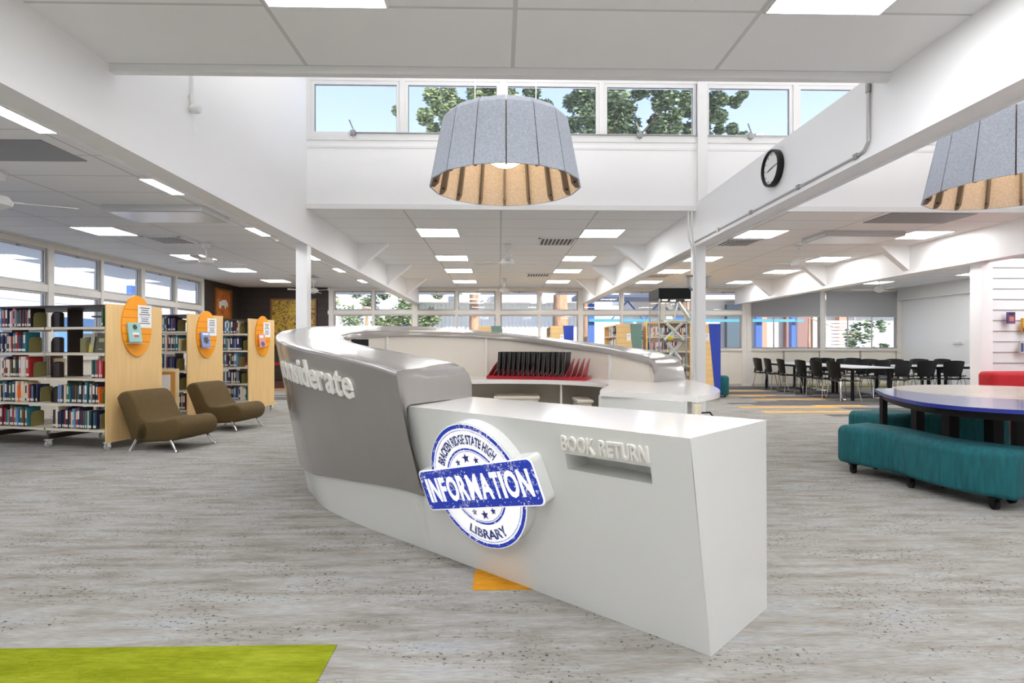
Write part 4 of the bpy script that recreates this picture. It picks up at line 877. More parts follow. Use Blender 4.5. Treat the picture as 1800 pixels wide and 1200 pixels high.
# pinboard leaning between the first two cases
pb = thing('pinboard', 'small cork pinboard with a white sheet behind the first brown chair', 'pinboard', (-4.15, 7.45, 0))
Mp = Matrix.Translation((-4.20, 7.32, 0))@Matrix.Rotation(RZ+math.pi/2-1.35, 4, 'Z')
Mp = Matrix.Translation(W(-4.79, 7.36))@Matrix.Rotation(.12, 4, 'Z')
b = MB()
for x0, x1, z0, z1 in ((-.02, .36, .84, .88), (-.02, .02, .1, .84), (.32, .36, .1, .84), (-.02, .36, .06, .1)): b.box(x0, x1, 0, .02, z0, z1, Mp)
b.build('frame', mat('pale_wood_frame', (226, 204, 160), .5), pb); MB().box(.02, .32, .004, .012, .1, .84, Mp).build('cork', cork, pb)
MB().box(.02, .26, -.001, .003, .43, .80, Mp).build('sheet', paper, pb); MB().box(.10, .12, -.0025, -.0012, .7, .74, Mp).build('printed_mark', ink, pb); MB().box(.19, .23, -.0025, -.0012, .55, .59, Mp).build('printed_mark', black_pl, pb)
for x in (.02, .3): MB().box(x, x+.03, -.1, .12, 0, .06, Mp).build('foot', mat('pale_wood_frame', (0, 0, 0)), pb)

# far right bookcases behind the desk
slat_wood = mat('slat_maple', (232, 196, 136), .4, var=.05, vscale=3)
tealgrey = mat('grey_green_panel', (106, 136, 126), .5); bluep = mat('royal_blue_panel', (38, 66, 168), .4)
def backcase(x, y, rz, L, width, label, accent, panel_w, books=True, H=1.66, desc=''):
    t = thing('bookcase', label, 'bookcase', (x, y, 0), rz, 'slat-ended bookcases behind the desk'); M = world_of(t)
    # end panel faces -Y: wood slats + slanted accent
    s = panel_w/width; b = MB(); b.add([M@Vector(p) for p in ((0, 0, .06), (width*.80, 0, .06), (width*.55, 0, H), (0, 0, H), (0, .02, .06), (width*.80, .02, .06), (width*.55, .02, H), (0, .02, H))], [(0, 1, 2, 3), (7, 6, 5, 4), (0, 4, 5, 1), (1, 5, 6, 2), (2, 6, 7, 3), (3, 7, 4, 0)])
    b.build('slat_end_panel', slat_wood, t)
    b = MB()
    for k in range(13): z = .16+k*.12; xe = width*(.80-.25*(z-.06)/(H-.06)); b.box(0.0, xe, -.0015, .0, z-.004, z+.004, M)
    b.build('grooves', maple_edge, t)
    b = MB(); b.add([M@Vector(p) for p in ((width*.80, -.01, .06), (width, -.01, .06), (width, -.01, H+.01), (width*.55, -.01, H+.01), (width*.80, .02, .06), (width, .02, .06), (width, .02, H+.01), (width*.55, .02, H+.01))], [(0, 1, 2, 3), (7, 6, 5, 4), (0, 4, 5, 1), (1, 5, 6, 2), (2, 6, 7, 3), (3, 7, 4, 0)])
    b.build('accent_panel', accent, t)
    MB().box(width*.42, width*.62-.03, -.004, -.0016, 1.30, 1.46, M).build('shelf_sign', paper, t); MB().box(width*.47, width*.5, -.0046, -.0042, 1.39, 1.42, M).build('sign_mark', bluep, t)
    b = MB().box(-.006, .0, .02, L, .06, H, M) if False else MB()
    MB().box(.0, width, .021, L, H-.03, H, M).build('top_board', slat_wood, t); MB().box(width/2-.01, width/2+.01, .021, L, .06, H-.03, M).build('centre_board', maple, t); MB().box(-.0, width, L-.02, L, .06, H-.03, M).build('end_board', maple, t)
    for z in SH: MB().box(0, width, .022, L-.021, z-.02, z, M).build('shelf', shelf_m, t)
    for yy in (.05, L-.1):
        for xx_ in (.04, width-.04): castor(M, xx_, yy, t, .026)
    return t, M
bca = backcase(*W(2.30, 12.3)[:2], -YAW, 1.6, .56, 'slat-ended bookcase with grey-green slanted edge, left of the display cabinet', tealgrey, .5)
bcb = backcase(*W(4.02, 12.3)[:2], -YAW, 2.6, .58, 'slat-ended bookcase with royal blue slanted edge, right of the white column', bluep, .5)
bcc = backcase(*W(.92, 13.4)[:2], -YAW, 1.4, .56, 'slat-ended bookcase with blue slanted edge and notices, behind the counter centre', bluep, .5)
bcd = backcase(*W(-.82, 13.6)[:2], -YAW, 1.4, .56, 'slat-ended bookcase with grey-green edge, peeping over the counter left of centre', tealgrey, .5)
bce = backcase(*W(-2.95, 13.2)[:2], -YAW, 1.2, .50, 'slat-ended bookcase with blue edge, peeping over the far left counter', bluep, .5)
for (t, M), ds, rws, pal in ((bca, 'bookcase left of the display cabinet', (4, 3), ['black', 'grey', 'white', 'cream', 'navy']), (bcb, 'bookcase right of the white column', (4, 3, 2, 1), ['maroon', 'cream', 'grey', 'navy', 'teal', 'brown', 'red', 'white']), (bcc, 'bookcase behind the counter centre', (4,), ['brown', 'grey', 'black'])):
    for s_ in rws:
        Mb = M@Matrix.Rotation(-math.pi/2, 4, 'Z')   # local: x runs to -Y.. books face -X of the case
        fill(Mb, -(1.0 if ds[9] != 'r' else 1.1), -.08, SH[s_]+.001, .01, pal, 'on the %s shelf of the %s' % (shn[s_], ds), 'on the %s shelf of the %s' % (shn[s_], ds))
# wide bookcase behind the display cabinet
t = thing('bookcase', 'wide cream-shelved bookcase of books behind the glass display cabinet', 'bookcase', (*W(2.95, 12.25)[:2], 0), -YAW); M = world_of(t)
for x in (0, .96): MB().box(x, x+.03, 0, .3, .02, 1.72, M).build('side_board', maple, t)
MB().box(.03, .96, .28, .3, .02, 1.72, M).build('back_board', shelf_m, t); MB().box(.0301, .9599, 0, .28, 1.68, 1.72, M).build('top_board', maple, t)
for k, z in enumerate((.1, .42, .74, 1.06, 1.38)):
    MB().box(.0301, .9599, 0, .279, z-.02, z, M).build('shelf', shelf_m, t)
    if k: fill(M, .05, .95 if k != 3 else .7, z+.001, .02, ['maroon', 'red', 'cream', 'grey', 'white', 'brown', 'navy', 'teal'], 'on the %s shelf of the wide bookcase behind the display cabinet' % shn[k], 'on the %s shelf of the wide bookcase' % shn[k])

BOOKS.sort(key=lambda q: (q[0], q[1])); near = sorted(BOOKS[:288], key=lambda q: q[1]); count = {}
for q in near: count[(q[5], q[3])] = count.get((q[5], q[3]), 0)+1
seen = {}
OR2 = ['first', 'second', 'third', 'fourth', 'fifth', 'sixth', 'seventh', 'eighth', 'ninth', 'tenth', 'eleventh', 'twelfth', 'thirteenth', 'fourteenth', 'fifteenth']
for q in near:
    o = bpy.data.objects.new('book', book_mesh(q[3], q[4])); COL.objects.link(o); o.matrix_world = q[2]; key = (q[5], q[3]); i_ = seen.get(key, 0); seen[key] = i_+1
    tag(o, ('%s %s book from the left, %s' % (OR2[i_], q[3], q[5])) if count[key] > 1 else 'only %s-spined book %s' % (q[3], q[5]), 'book', 'shelved books '+q[5])
b = MB(); ml = []; mi = {}
for q in BOOKS[288:]:
    me = book_mesh(q[3], q[4]); k0 = len(b.v); b.v += [q[2]@v.co for v in me.vertices]
    for p in me.polygons:
        m = me.materials[p.material_index]
        if m.name not in mi: mi[m.name] = len(ml); ml.append(m)
        b.f.append(tuple(i_+k0 for i_ in p.vertices)); b.m.append(mi[m.name])
o = b.build('books', ml); tag(o, 'remaining small distant books on the bookcases around the library', 'books', kind='stuff')
# ================================================================== DISPLAY CABINET
dc = thing('display_cabinet', 'tall glass display cabinet with a black canopy standing behind the desk', 'cabinet', (*W(2.37, 7.9)[:2], 0), -YAW); M = world_of(dc)
MB().box(-.29, .29, 0, .58, 1.85, 2.0, M).build('canopy', black_mt, dc); MB().box(-.30, .30, -.01, .6, 0.03, .55, M).build('base', solid, dc, bevel=.005); MB().box(-.27, .27, .03, .55, 0, .03, M).build('kick', black_pl, dc)
for x in (-.28, .28):
    for y in (.01, .57): MB().tube([M@Vector((x, y, .55)), M@Vector((x, y, 1.85))], .011, 8).build('corner_post', chrome, dc)
for x in (-.28, .28): MB().box(x-.002, x+.002, .02, .56, .55, 1.85, M).build('side_pane', case_glass, dc)
for y in (.01, .57): MB().box(-.27, .27, y-.002, y+.002, .55, 1.85, M).build('front_pane' if y < .1 else 'back_pane', case_glass, dc)
for z in (.95, 1.25, 1.55): MB().box(-.27, .27, .02, .56, z, z+.006, M).build('glass_shelf', mat('pale_glass_edge', (214, 226, 224), .1) if False else case_glass, dc)
for x, y in ((-.15, .2), (.0, .3), (.18, .2)): MB().lathe([(.035, 1.843), (.035, 1.8495)], 16, M@Matrix.Translation((x, y, 0))).build('downlight', mat('spot_emit', (255, 240, 220), .4, emit=(255, 236, 205), estr=40), dc)
sc_ = thing('truss_sculpture', 'white X-shaped trestle models stacked inside the glass cabinet', 'model', M@Vector((.05, .25, 1.256)))
b = MB()
def stick(p, q, r=.022):
    p = M@Vector(p); q = M@Vector(q); b.tube([p, q], r, 4)
stick((-.14, .25, 1.265), (.14, .28, 1.53)); stick((.14, .25, 1.265), (-.14, .22, 1.53)); b.build('trestle', white_pl, sc_); b = MB(); stick((-.16, .25, 1.54), (.2, .25, 1.54), .014); b.build('crossbar', white_pl, sc_)
s2 = thing('truss_sculpture', 'white leaning A-shaped model on the top shelf of the glass cabinet', 'model', M@Vector((.05, .25, 1.556)))
b = MB(); stick((.0, .25, 1.575), (.06, .25, 1.81), .016); stick((.06, .25, 1.82), (.22, .25, 1.58), .03); b.build('trestle', white_pl, s2)
s3 = thing('truss_sculpture', 'white X-shaped model on the lowest shelf of the glass cabinet', 'model', M@Vector((.0, .25, .956)))
b = MB(); stick((-.12, .25, .975), (.1, .25, 1.23), .026); stick((.1, .25, .975), (-.1, .25, 1.23), .026); b.build('trestle', white_pl, s3)
o = MB().lathe([(.001, 0), (.035, .012), (.04, .04), (.03, .065), (.001, .075)], 14, M@Matrix.Translation((-.10, .10, 1.257))).build('yellow_ornament', mat('yellow_ornament', (236, 210, 40), .4), smooth=True); o.location.z += 0
tag(o, 'small round yellow ornament inside the glass display cabinet', 'ornament')

# ================================================================== BROWN CHAIRS
def lounge(label, loc, rz):
    t = thing('lounge_chair', label, 'armchair', loc, rz, 'brown tweed armless lounge chairs')
    wd = .60
    back = [(.0, .12), (-.18, .55), (-.185, .61), (-.14, .655), (-.07, .665), (-.01, .63), (.04, .56), (.12, .40), (.19, .32), (.23, .22), (.2, .12), (.1, .10)]
    seat = [(.05, .13), (.08, .28), (.18, .335), (.38, .345), (.50, .37), (.58, .36), (.635, .31), (.645, .24), (.61, .16), (.54, .125), (.36, .11), (.18, .10)]
    def pill(poly, name, r=.05):
        P_ = [Vector((p[0], 0, p[1])) for p in poly]+[Vector((poly[0][0], 0, poly[0][1]))]; P_ = cr_(P_, 3)[:-1]; cx = sum(p.x for p in P_)/len(P_); cz = sum(p.z for p in P_)/len(P_)
        rg = []
        for yy, ins in ((0, .035), (.006, .018), (.018, .006), (.04, 0), (wd/2, -.004), (wd-.04, 0), (wd-.018, .006), (wd-.006, .018), (wd, .035)):
            ring = []
            for p in P_:
                d = Vector((p.x-cx, 0, p.z-cz)); L = d.length; ring.append(Vector((p.x-d.x/L*ins, yy-wd/2, p.z-d.z/L*ins)))
            rg.append(ring)
        b = MB(); b.loft(rg, True, True); return b.build(name, tweed_m, t, smooth=True, angle=70, local=True)
    pill(back, 'backrest'); pill(seat, 'seat')
    for x, y, dx in ((.06, -.28, -.06), (.06, .28, -.06), (.50, -.28, .08), (.50, .28, .08)):
        MB().tube([(x, y, .13), (x+dx, y*1.06, .012), (x+dx*1.1, y*1.06, 0)], [.018, .014, .022], 10).build('leg', chrome, t, smooth=True, local=True)
    return t
rzc = math.atan2(-.17, .95)-YAW
ch = lounge('brown tweed armless lounge chair in front of the nearest bookcase', (-4.10, 6.68, 0), rzc)
dup(ch, (-4.15, 8.16, 0), rzc+.04, 'brown tweed armless lounge chair in front of the middle bookcase')

# ================================================================== PAINTINGS
def art_mat(name, cols, sc, warp=3, feat='F1'):
    m = mat(name, cols[0], .5); n = m.node_tree; bb = n.nodes['Principled BSDF']; co = n.nodes.new('ShaderNodeTexCoord')
    nz = n.nodes.new('ShaderNodeTexNoise'); nz.inputs['Scale'].default_value = sc; nz.inputs['Detail'].default_value = 5; nz.inputs['Distortion'].default_value = warp
    n.links.new(co.outputs['Object'], nz.inputs['Vector']); r = n.nodes.new('ShaderNodeValToRGB')
    for i_, c in enumerate(cols):
        p = .3+.4*i_/(len(cols)-1); el = r.color_ramp.elements[0] if i_ == 0 else (r.color_ramp.elements[-1] if i_ == len(cols)-1 else r.color_ramp.elements.new(p)); el.position = p; el.color = (*lin(c), 1)
    n.links.new(nz.outputs['Fac'], r.inputs[0]); n.links.new(r.outputs[0], bb.inputs['Base Color']); return m
goldf = mat('gilt_frame', (122, 84, 44), .4)
p1 = thing('framed_painting', 'framed rust-orange picture with a pale shape on the dark left wall', 'painting', (XL+.02, 15.35, 2.25)); y0, y1, z0, z1 = 14.8, 15.72, 1.88, 2.72
b = MB()
for a in ((y0, y1, z0, z0+.06), (y0, y1, z1-.06, z1), (y0, y0+.06, z0+.06, z1-.06), (y1-.06, y1, z0+.06, z1-.06)): b.box(XL+.002, XL+.05, *a)
b.build('frame', goldf, p1); MB().box(XL+.002, XL+.03, y0+.06, y1-.06, z0+.06, z1-.06).build('canvas', art_mat('rust_art', [(120, 60, 20), (176, 96, 40), (200, 120, 56)], 3), p1)
b = MB(); blob = [(15.02, 2.2), (15.02, 2.45), (15.06, 2.36), (15.2, 2.42), (15.4, 2.44), (15.52, 2.34), (15.5, 2.22), (15.44, 2.28), (15.36, 2.16), (15.3, 2.28), (15.16, 2.26), (15.12, 2.18)]
b.add([(XL+.032, a, c_) for a, c_ in blob], [tuple(range(len(blob)))]); b.build('pale_motif', mat('bone_white', (214, 206, 200), .6), p1)
p2 = thing('framed_painting', 'large framed picture of swirling yellow and green foliage on the dark far wall', 'painting', (-6.0, YF-.03, 1.7)); x0, x1, z0, z1 = -6.62, -5.3, 1.2, 2.55
b = MB()
for a in ((x0, x1, z0, z0+.05), (x0, x1, z1-.05, z1), (x0, x0+.05, z0+.05, z1-.05), (x1-.05, x1, z0+.05, z1-.05)): b.box(a[0], a[1], YF-.07, YF-.026, a[2], a[3])
b.build('frame', goldf, p2); MB().box(x0+.05, x1-.05, YF-.055, YF-.03, z0+.05, z1-.05).build('canvas', art_mat('foliage_art', [(50, 42, 26), (120, 84, 34), (196, 160, 50), (120, 96, 40), (66, 62, 36)], 5, 2), p2)

# ================================================================== BLUE TABLE, OTTOMANS, SOFA
tb = thing('crescent_table', 'crescent-shaped table with blue top and edge on black legs', 'table', (4.2, 4.9, 0))
outer = [(3.96, 5.79), (3.72, 5.36), (3.54, 4.96), (3.43, 4.60), (3.39, 4.32), (3.46, 4.05), (3.68, 3.83), (4.05, 3.72), (4.5, 3.78), (4.95, 3.95)]
outer = [(p.x, p.y) for p in cr_([Vector((a, c_, 0)) for a, c_ in outer], 5)]
CC = (5.10, 5.35); CR = 1.03
inner = [(CC[0]+(CR+.012)*math.cos(a), CC[1]+(CR+.012)*math.sin(a)) for a in [math.radians(265-(265-150)*k/20) for k in range(21)]]
pl_ = outer+inner; 
MB().prism(pl_, .700, .7285).build('table_edge', blue_edge, tb); MB().prism(pl_, .7286, .7305).build('tabletop', blue_top, tb)
cxp = lambda a, c_, f=.90: (CC[0]+(a-CC[0])*f, CC[1]+(c_-CC[1])*f)
apr = [cxp(*p, .955) for p in outer]; b = MB()
for (a, c_) in zip(apr[:-1], apr[1:]): b.add([(a[0], a[1], .64), (c_[0], c_[1], .64), (c_[0], c_[1], .70), (a[0], a[1], .70)], [(0, 1, 2, 3)])
b.build('apron_rail', black_mt, tb)
for x, y, w_ in ((3.965, 5.67, .025), (4.0, 5.25, .036), (4.0, 4.86, .045), (4.16, 4.60, .045), (4.15, 4.22, .03), (4.6, 4.02, .03)): MB().box(x-w_, x+w_, y-w_, y+w_, 0, .70).build('leg', black_mt, tb)
tc_ = thing('round_table', 'round table with cream top fitted inside the blue crescent table', 'table', (CC[0], CC[1], 0)); Mx = Matrix.Translation((CC[0], CC[1], 0))
MB().lathe([(CR, .700), (CR, .7305)], 56, Mx).build('tabletop', cream_top, tc_)
for k in range(4): a = math.pi/4+k*math.pi/2; x, y = CC[0]+.8*math.cos(a), CC[1]+.8*math.sin(a); MB().box(x-.03, x+.03, y-.03, y+.03, 0, .70).build('leg', black_mt, tc_)
def soft(name, poly, z0, z1, m, parent, r=.045, seg=4, dimple=None):
    """upholstered block: closed plan outline, rounded top and bottom edges"""
    P_ = [Vector((p[0], p[1], 0)) for p in poly]; n = len(P_)
    area = sum(P_[i_].x*P_[(i_+1) % n].y-P_[(i_+1) % n].x*P_[i_].y for i_ in range(n)); s = 1 if area > 0 else -1
    nr = []
    for i_ in range(n):
        t_ = (P_[(i_+1) % n]-P_[i_-1]).normalized(); nr.append(Vector((t_.y, -t_.x, 0))*s)
    rings = []
    for k in range(seg+1): a = math.pi/2*k/seg; rings.append([P_[i_]-nr[i_]*(r*.5*(1-math.sin(a)))+Vector((0, 0, z0+r*.6*(1-math.cos(a)))) for i_ in range(n)])
    for k in range(seg+1): a = math.pi/2*k/seg; rings.append([P_[i_]-nr[i_]*(r*(1-math.cos(a)))+Vector((0, 0, z1-r*(1-math.sin(a)))) for i_ in range(n)])
    c = sum(P_, Vector())/n
    b = MB(); b.loft(rings, True, False); k = len(b.v); top = rings[-1]
    b.add(rings[0], [tuple(range(n))]); b.add(top, [tuple(range(n))]); return b.build(name, m, parent, smooth=True, angle=60)
def ottoman(label, cl, widths, z1=.44, z0=.09, group='teal wave-shaped ottomans', cast=True):
    """cl: centreline points (x,y); widths per point"""
    c = cr_([Vector((a, b_, 0)) for a, b_ in cl], 5); w_ = [v.x for v in cr_([Vector((a, 0, 0)) for a in widths], 5)]
    t = thing('ottoman', label, 'ottoman', (c[len(c)//2].x, c[len(c)//2].y, 0), 0, group); L = []; R = []
    for i_, p in enumerate(c):
        d = (c[min(i_+1, len(c)-1)]-c[max(i_-1, 0)]).normalized(); n_ = Vector((-d.y, d.x, 0)); L.append(p+n_*w_[i_]/2); R.append(p-n_*w_[i_]/2)
    d0 = (c[0]-c[1]).normalized(); d1 = (c[-1]-c[-2]).normalized(); r = .05
    poly = L[1:-1]+[L[-1]-d1*.0+(R[-1]-L[-1])*.08+d1*.04, R[-1]+(L[-1]-R[-1])*.08+d1*.04]+R[1:-1][::-1]+[R[0]+(L[0]-R[0])*.08+d0*.04, L[0]+(R[0]-L[0])*.08+d0*.04]
    soft('cushion', [(p.x, p.y) for p in poly], z0, z1, teal, t, .07, 5)
    if cast:
        for i_ in (2, len(c)//2, len(c)-3):
            for sd_ in (L, R): q = c[i_].lerp(sd_[i_], .78); castor(Matrix.Identity(4), q.x, q.y, t, .036, 'castor', True)
    return t
white_keep = white_pl
ottoman('long teal ottoman on castors in front of the blue table', [(3.40, 5.27), (3.52, 5.0), (3.56, 4.72), (3.56, 4.45), (3.62, 4.2), (3.76, 3.94)], [.44, .46, .36, .36, .40, .40])
ottoman('second teal ottoman, in the shade behind the blue table', [(4.12, 6.12), (4.45, 6.22), (4.75, 6.14), (5.05, 6.0), (5.35, 5.95)], [.52, .46, .42, .5, .5], group='teal wave-shaped ottomans')
sto = thing('ottoman', 'small round teal stool behind the white column', 'ottoman', (*W(4.83, 13.0)[:2], 0)); Mx = Matrix.Translation(sto.location)
MB().lathe([(.20, .04), (.215, .06), (.215, .44), (.20, .475), (.16, .49), (.001, .495)], 28, Mx).build('cushion', teal, sto, smooth=True, angle=60)
for k in range(3): a = k*2.1; MB().lathe([(.02, 0), (.02, .04)], 8, Mx@Matrix.Translation((.14*math.cos(a), .14*math.sin(a), 0))).build('foot', black_pl, sto)
sf = thing('sofa', 'red fabric sofa with low back at the right edge behind the tables', 'sofa', (8.0, 8.9, 0))
def rbox(x0, x1, y0, y1, r=.04, n=4):
    out = []
    for cx, cy, a in ((x1-r, y1-r, 0), (x0+r, y1-r, 90), (x0+r, y0+r, 180), (x1-r, y0+r, 270)):
        for k in range(n+1): t_ = math.radians(a+90*k/n); out.append((cx+r*math.cos(t_), cy+r*math.sin(t_)))
    return out
sf.location = (8.0, 7.2, 0)
soft('seat', rbox(5.8, 8.6, 6.75, 7.62, .06), .07, .42, red_f, sf, .05); soft('backrest', rbox(6.70, 8.7, 7.42, 7.70, .08), .425, .83, red_f, sf, .06)
for x, y in ((6.1, 6.85), (8.5, 6.85), (6.1, 7.5), (8.5, 7.5)): MB().box(x-.03, x+.03, y-.03, y+.03, 0, .07).build('foot', black_pl, sf)

# slat wall books
for x, z, wd, h, rgb, lb, art in ((7.53, 1.51, .11, .17, (96, 68, 120), 'purple book on the upper left of the white slatted wall', [((196, 120, 90), .2, .8, .2, .6), ((40, 36, 60), .1, .9, .75, .95)]), (7.77, 1.39, .15, .20, (206, 160, 60), 'yellow and orange book on the white slatted wall, cut by the right edge', [((150, 60, 40), .0, .5, .0, .3), ((90, 130, 60), .2, .9, .5, .8)]), (7.74, 1.08, .16, .16, (206, 200, 190), 'pale cover book low on the white slatted wall', [((60, 76, 130), .05, .3, .1, .9), ((170, 110, 60), .5, 1, .1, .8)])):
    Mx = Matrix.Translation((x, 8.03, z)); tt = flat_book('book', Mx, wd, h, rgb, lb, th=.03, art=art)
    l = thing('book_holder', 'clear acrylic ledge under the '+lb.split(' on the')[0].split(' low')[0]+' on the slatted wall', 'holder', (x, 8.08, z)); MB().box(x-wd/2, x+wd/2, 8.02, 8.112, z-.008, z-.002).build('ledge', case_glass, l); MB().box(x-wd/2, x+wd/2, 8.01, 8.016, z-.008, z+.02).build('lip', case_glass, l)
o = MB().box(XR-.04, XR-.001, 14.05, 14.35, 1.23, 1.29).build('wall_switch_box', white_pl, bevel=.006); tag(o, 'small white box mounted on the right-hand white wall', 'switch')

# ================================================================== BLINDS
for x0, x1, lb in ((7.42, 9.46, 'grey roller blind half lowered over the left far window'), (9.64, 11.77, 'grey roller blind half lowered over the right far window')):
    t = thing('roller_blind', lb, 'blind', (x0, YF-.07, 2.7), 0, 'grey roller blinds'); MB().box(x0, x1, YF-.075, YF-.072, 2.06, 2.76).build('fabric', blind_m, t)
    MB().tube([(x0, YF-.09, 2.77), (x1, YF-.09, 2.77)], .022, 12).build('roller', alu, t, smooth=True); MB().box(x0, x1, YF-.082, YF-.066, 2.035, 2.06).build('bottom_bar', alu, t)

# ================================================================== TABLES AND CHAIRS AT THE BACK
def long_table(x0, x1, y0, y1, label):
    t = thing('meeting_table', label, 'table', ((x0+x1)/2, (y0+y1)/2, 0), 0, 'white-topped meeting tables')
    MB().box(x0, x1, y0, y1, .70, .73).build('tabletop', tab_white, t, bevel=.004)
    MB().box(x0+.06, x1-.06, y0+.06, y1-.06, .65, .699).build('frame', black_mt, t)
    for x in (x0+.07, x1-.07):
        for y in (y0+.07, y1-.07): MB().box(x-.025, x+.025, y-.025, y+.025, 0, .65).build('leg', black_mt, t)
long_table(7.52, 8.46, 11.75, 13.75, 'white meeting table on black legs nearest in the long row of black chairs'); long_table(7.52, 8.46, 13.77, 15.75, 'white meeting table in the long row, nearer the far windows')
long_table(9.0, 10.25, 12.62, 13.28, 'white meeting table with chairs front and back, left of the pair'); long_table(10.27, 11.5, 12.62, 13.28, 'white meeting table with chairs front and back, nearest the right wall')
def black_chair():
    t = thing('stacking_chair', 'x', 'chair', (0, 0, 0), 0, 'black sled-base chairs at the meeting tables')   # faces +Y; back at -Y
    b = MB(); rings = []
    for k in range(9):      # seat shell, curved
        y = .22-.44*k/8; z = .45+.02*math.cos(math.pi*k/8)*0-.012*math.sin(math.pi*k/8)+(.0 if k else -.012); hw = .22+.015*math.sin(math.pi*k/8)
        rings.append([Vector((x*hw, y, z+.018*abs(x)**2)) for x in (-1, -.6, -.2, .2, .6, 1)]+[Vector((x*hw, y, z-.014+.018*abs(x)**2)) for x in (1, .6, .2, -.2, -.6, -1)])
    b.loft(rings, True, True); b.build('seat', black_pl, t, smooth=True, local=True)
    b = MB(); rings = []
    for k in range(9):
        f_ = k/8; z = .50+.36*f_; y = -.215-.06*f_; hw = .19+.055*f_ if f_ < .85 else .237-.01*(f_-.85)*10
        top = -.02 if k == 8 else 0
        rings.append([Vector((x*hw, y+.05*x*x, z+top*x*x)) for x in (-1, -.6, -.2, .2, .6, 1)]+[Vector((x*hw, y-.014+.05*x*x, z+top*x*x)) for x in (1, .6, .2, -.2, -.6, -1)])
    b.loft(rings, True, True); b.build('backrest', black_pl, t, smooth=True, local=True)
    for s in (-1, 1):
        MB().tube([(s*.18, -.16, .50), (s*.19, -.17, .44), (s*.25, -.22, .02), (s*.25, -.20, .008), (s*.25, .22, .008), (s*.25, .235, .02), (s*.19, .17, .44)], .0085, 6).build('sled_frame', chrome, t, smooth=True, local=True)
    b = MB(); b.tube([(-.19, .15, .43), (.19, .15, .43)], .008, 6); b.tube([(-.19, -.15, .43), (.19, -.15, .43)], .008, 6); b.build('cross_bar', chrome, t, local=True)
    for s in (-1, 1): MB().box(s*.15-.015, s*.15+.015, -.225, -.20, .44, .56).build('back_bracket', black_pl, t, local=True)
    return t
ct_ = black_chair(); first = True
def place(x, y, rz, label):
    global first
    if first: ct_.location = (x, y, 0); ct_.rotation_euler = (0, 0, rz); ct_['label'] = label; first = False; return ct_
    return dup(ct_, (x, y, 0), rz, label)
for k, y in enumerate((11.75, 12.40, 13.05, 13.95, 14.65, 15.25)): place(7.34, y, -math.pi/2+random.uniform(-.12, .12), 'black chair on the left side of the long table row, %s from the near end' % ORD[k])
for k, y in enumerate((12.05, 12.7, 13.4, 14.3, 14.9, 15.5)): place(8.66, y, math.pi/2+random.uniform(-.12, .12), 'black chair on the right side of the long table row, %s from the near end' % ORD[k])
for k, x in enumerate((9.46, 10.08, 10.70, 11.32)): place(x, 12.36, random.uniform(-.1, .1), 'black chair on the near side of the right-hand tables, %s from the left' % ORD[k])
for k, x in enumerate((9.3, 9.95, 10.58, 11.2)): place(x, 13.6, math.pi+random.uniform(-.1, .1), 'black chair on the far side of the right-hand tables, %s from the left' % ORD[k])
for k, x in enumerate((8.95, 9.7)): place(x, 14.9, math.pi+random.uniform(-.1, .1), 'spare black chair near the far window wall, %s from the left' % ORD[k])

# ================================================================== OUTSIDE
gr = MB().box(-45, 45, YF+.2, 60, -.25, -.15); gr.box(-45, XL-.2, -12, YF+.2, -.25, -.15); struct(gr.build('ground', mat('pale_concrete', (206, 202, 192), .8, var=.08, vscale=1)))
def tree(x, y, h, r, n, label, dark=False, trunk_r=.22, lean=0, crown=None, sz=.13):
    t = thing('eucalypt_tree', label, 'tree', (x, y, -.15))
    bark = mat('pale_bark', (186, 148, 120), .9, var=.3, vscale=5, bump=.6, bscale=12, stretch=(3, 3, .6))
    top = Vector((x+lean, y, h*.75)); MB().tube([(x, y, -.15), (x+lean*.3, y, h*.35), top], [trunk_r, trunk_r*.8, trunk_r*.4], 14).build('trunk', bark, t, smooth=True)
    cl = crown or [(x+lean, y, h*.85, r)]; b = MB()
    lm = [mat('leaf_light', (176, 186, 136), .6), mat('leaf_mid', (128, 146, 104), .6), mat('leaf_dark', (88, 106, 84), .6)]
    for (cx, cy, cz, cr2) in cl:
        br = [top.lerp(Vector((cx, cy, cz)), q) for q in (0, .5, 1)]; MB().tube(br, [trunk_r*.35, trunk_r*.22, trunk_r*.08], 7).build('branch', bark, t, smooth=True)
        clumps = [(Vector((random.gauss(0, .62), random.gauss(0, .5), random.gauss(0, .5)))*cr2, random.uniform(.18, .42)*cr2) for _ in range(11)]
        for i_ in range(int(n)):
            cc, rr = random.choice(clumps); d = Vector((random.gauss(0, 1), random.gauss(0, 1), random.gauss(0, 1))); d.normalize(); p = Vector((cx, cy, cz))+cc+d*rr*random.random()**.5
            u, v_ = frame_of(Vector((random.gauss(0, 1), random.gauss(0, 1), random.gauss(0, 1)))); s = sz*random.uniform(.5, 1.1)
            b.cur = random.choice((0, 1, 1, 2) if not dark else (1, 2, 2)); b.add([p+u*s, p+v_*s*.45, p-u*s, p-v_*s*.45], [(0, 1, 2, 3)])
    b.build('foliage', lm, t)
tree(-1.0, 22, 10, 2.3, 5000, 'eucalypt filling the second clerestory window from the left', crown=[(-2.3, 22, 10.4, 1.3), (-1.0, 22, 11.0, 1.5), (-.2, 22, 10.0, 1.5), (.4, 22, 11.6, 1.2)])
tree(3.6, 23, 10, 2.4, 5000, 'eucalypt with pale branches seen in the middle clerestory windows', crown=[(1.8, 23, 10.8, 1.7), (3.6, 23, 10.8, 1.7), (5.3, 23, 11.6, 1.6), (5.0, 23, 10.2, 1.6), (7.0, 23, 11.2, 1.5), (7.6, 23.4, 10.0, 1.2)], dark=True)
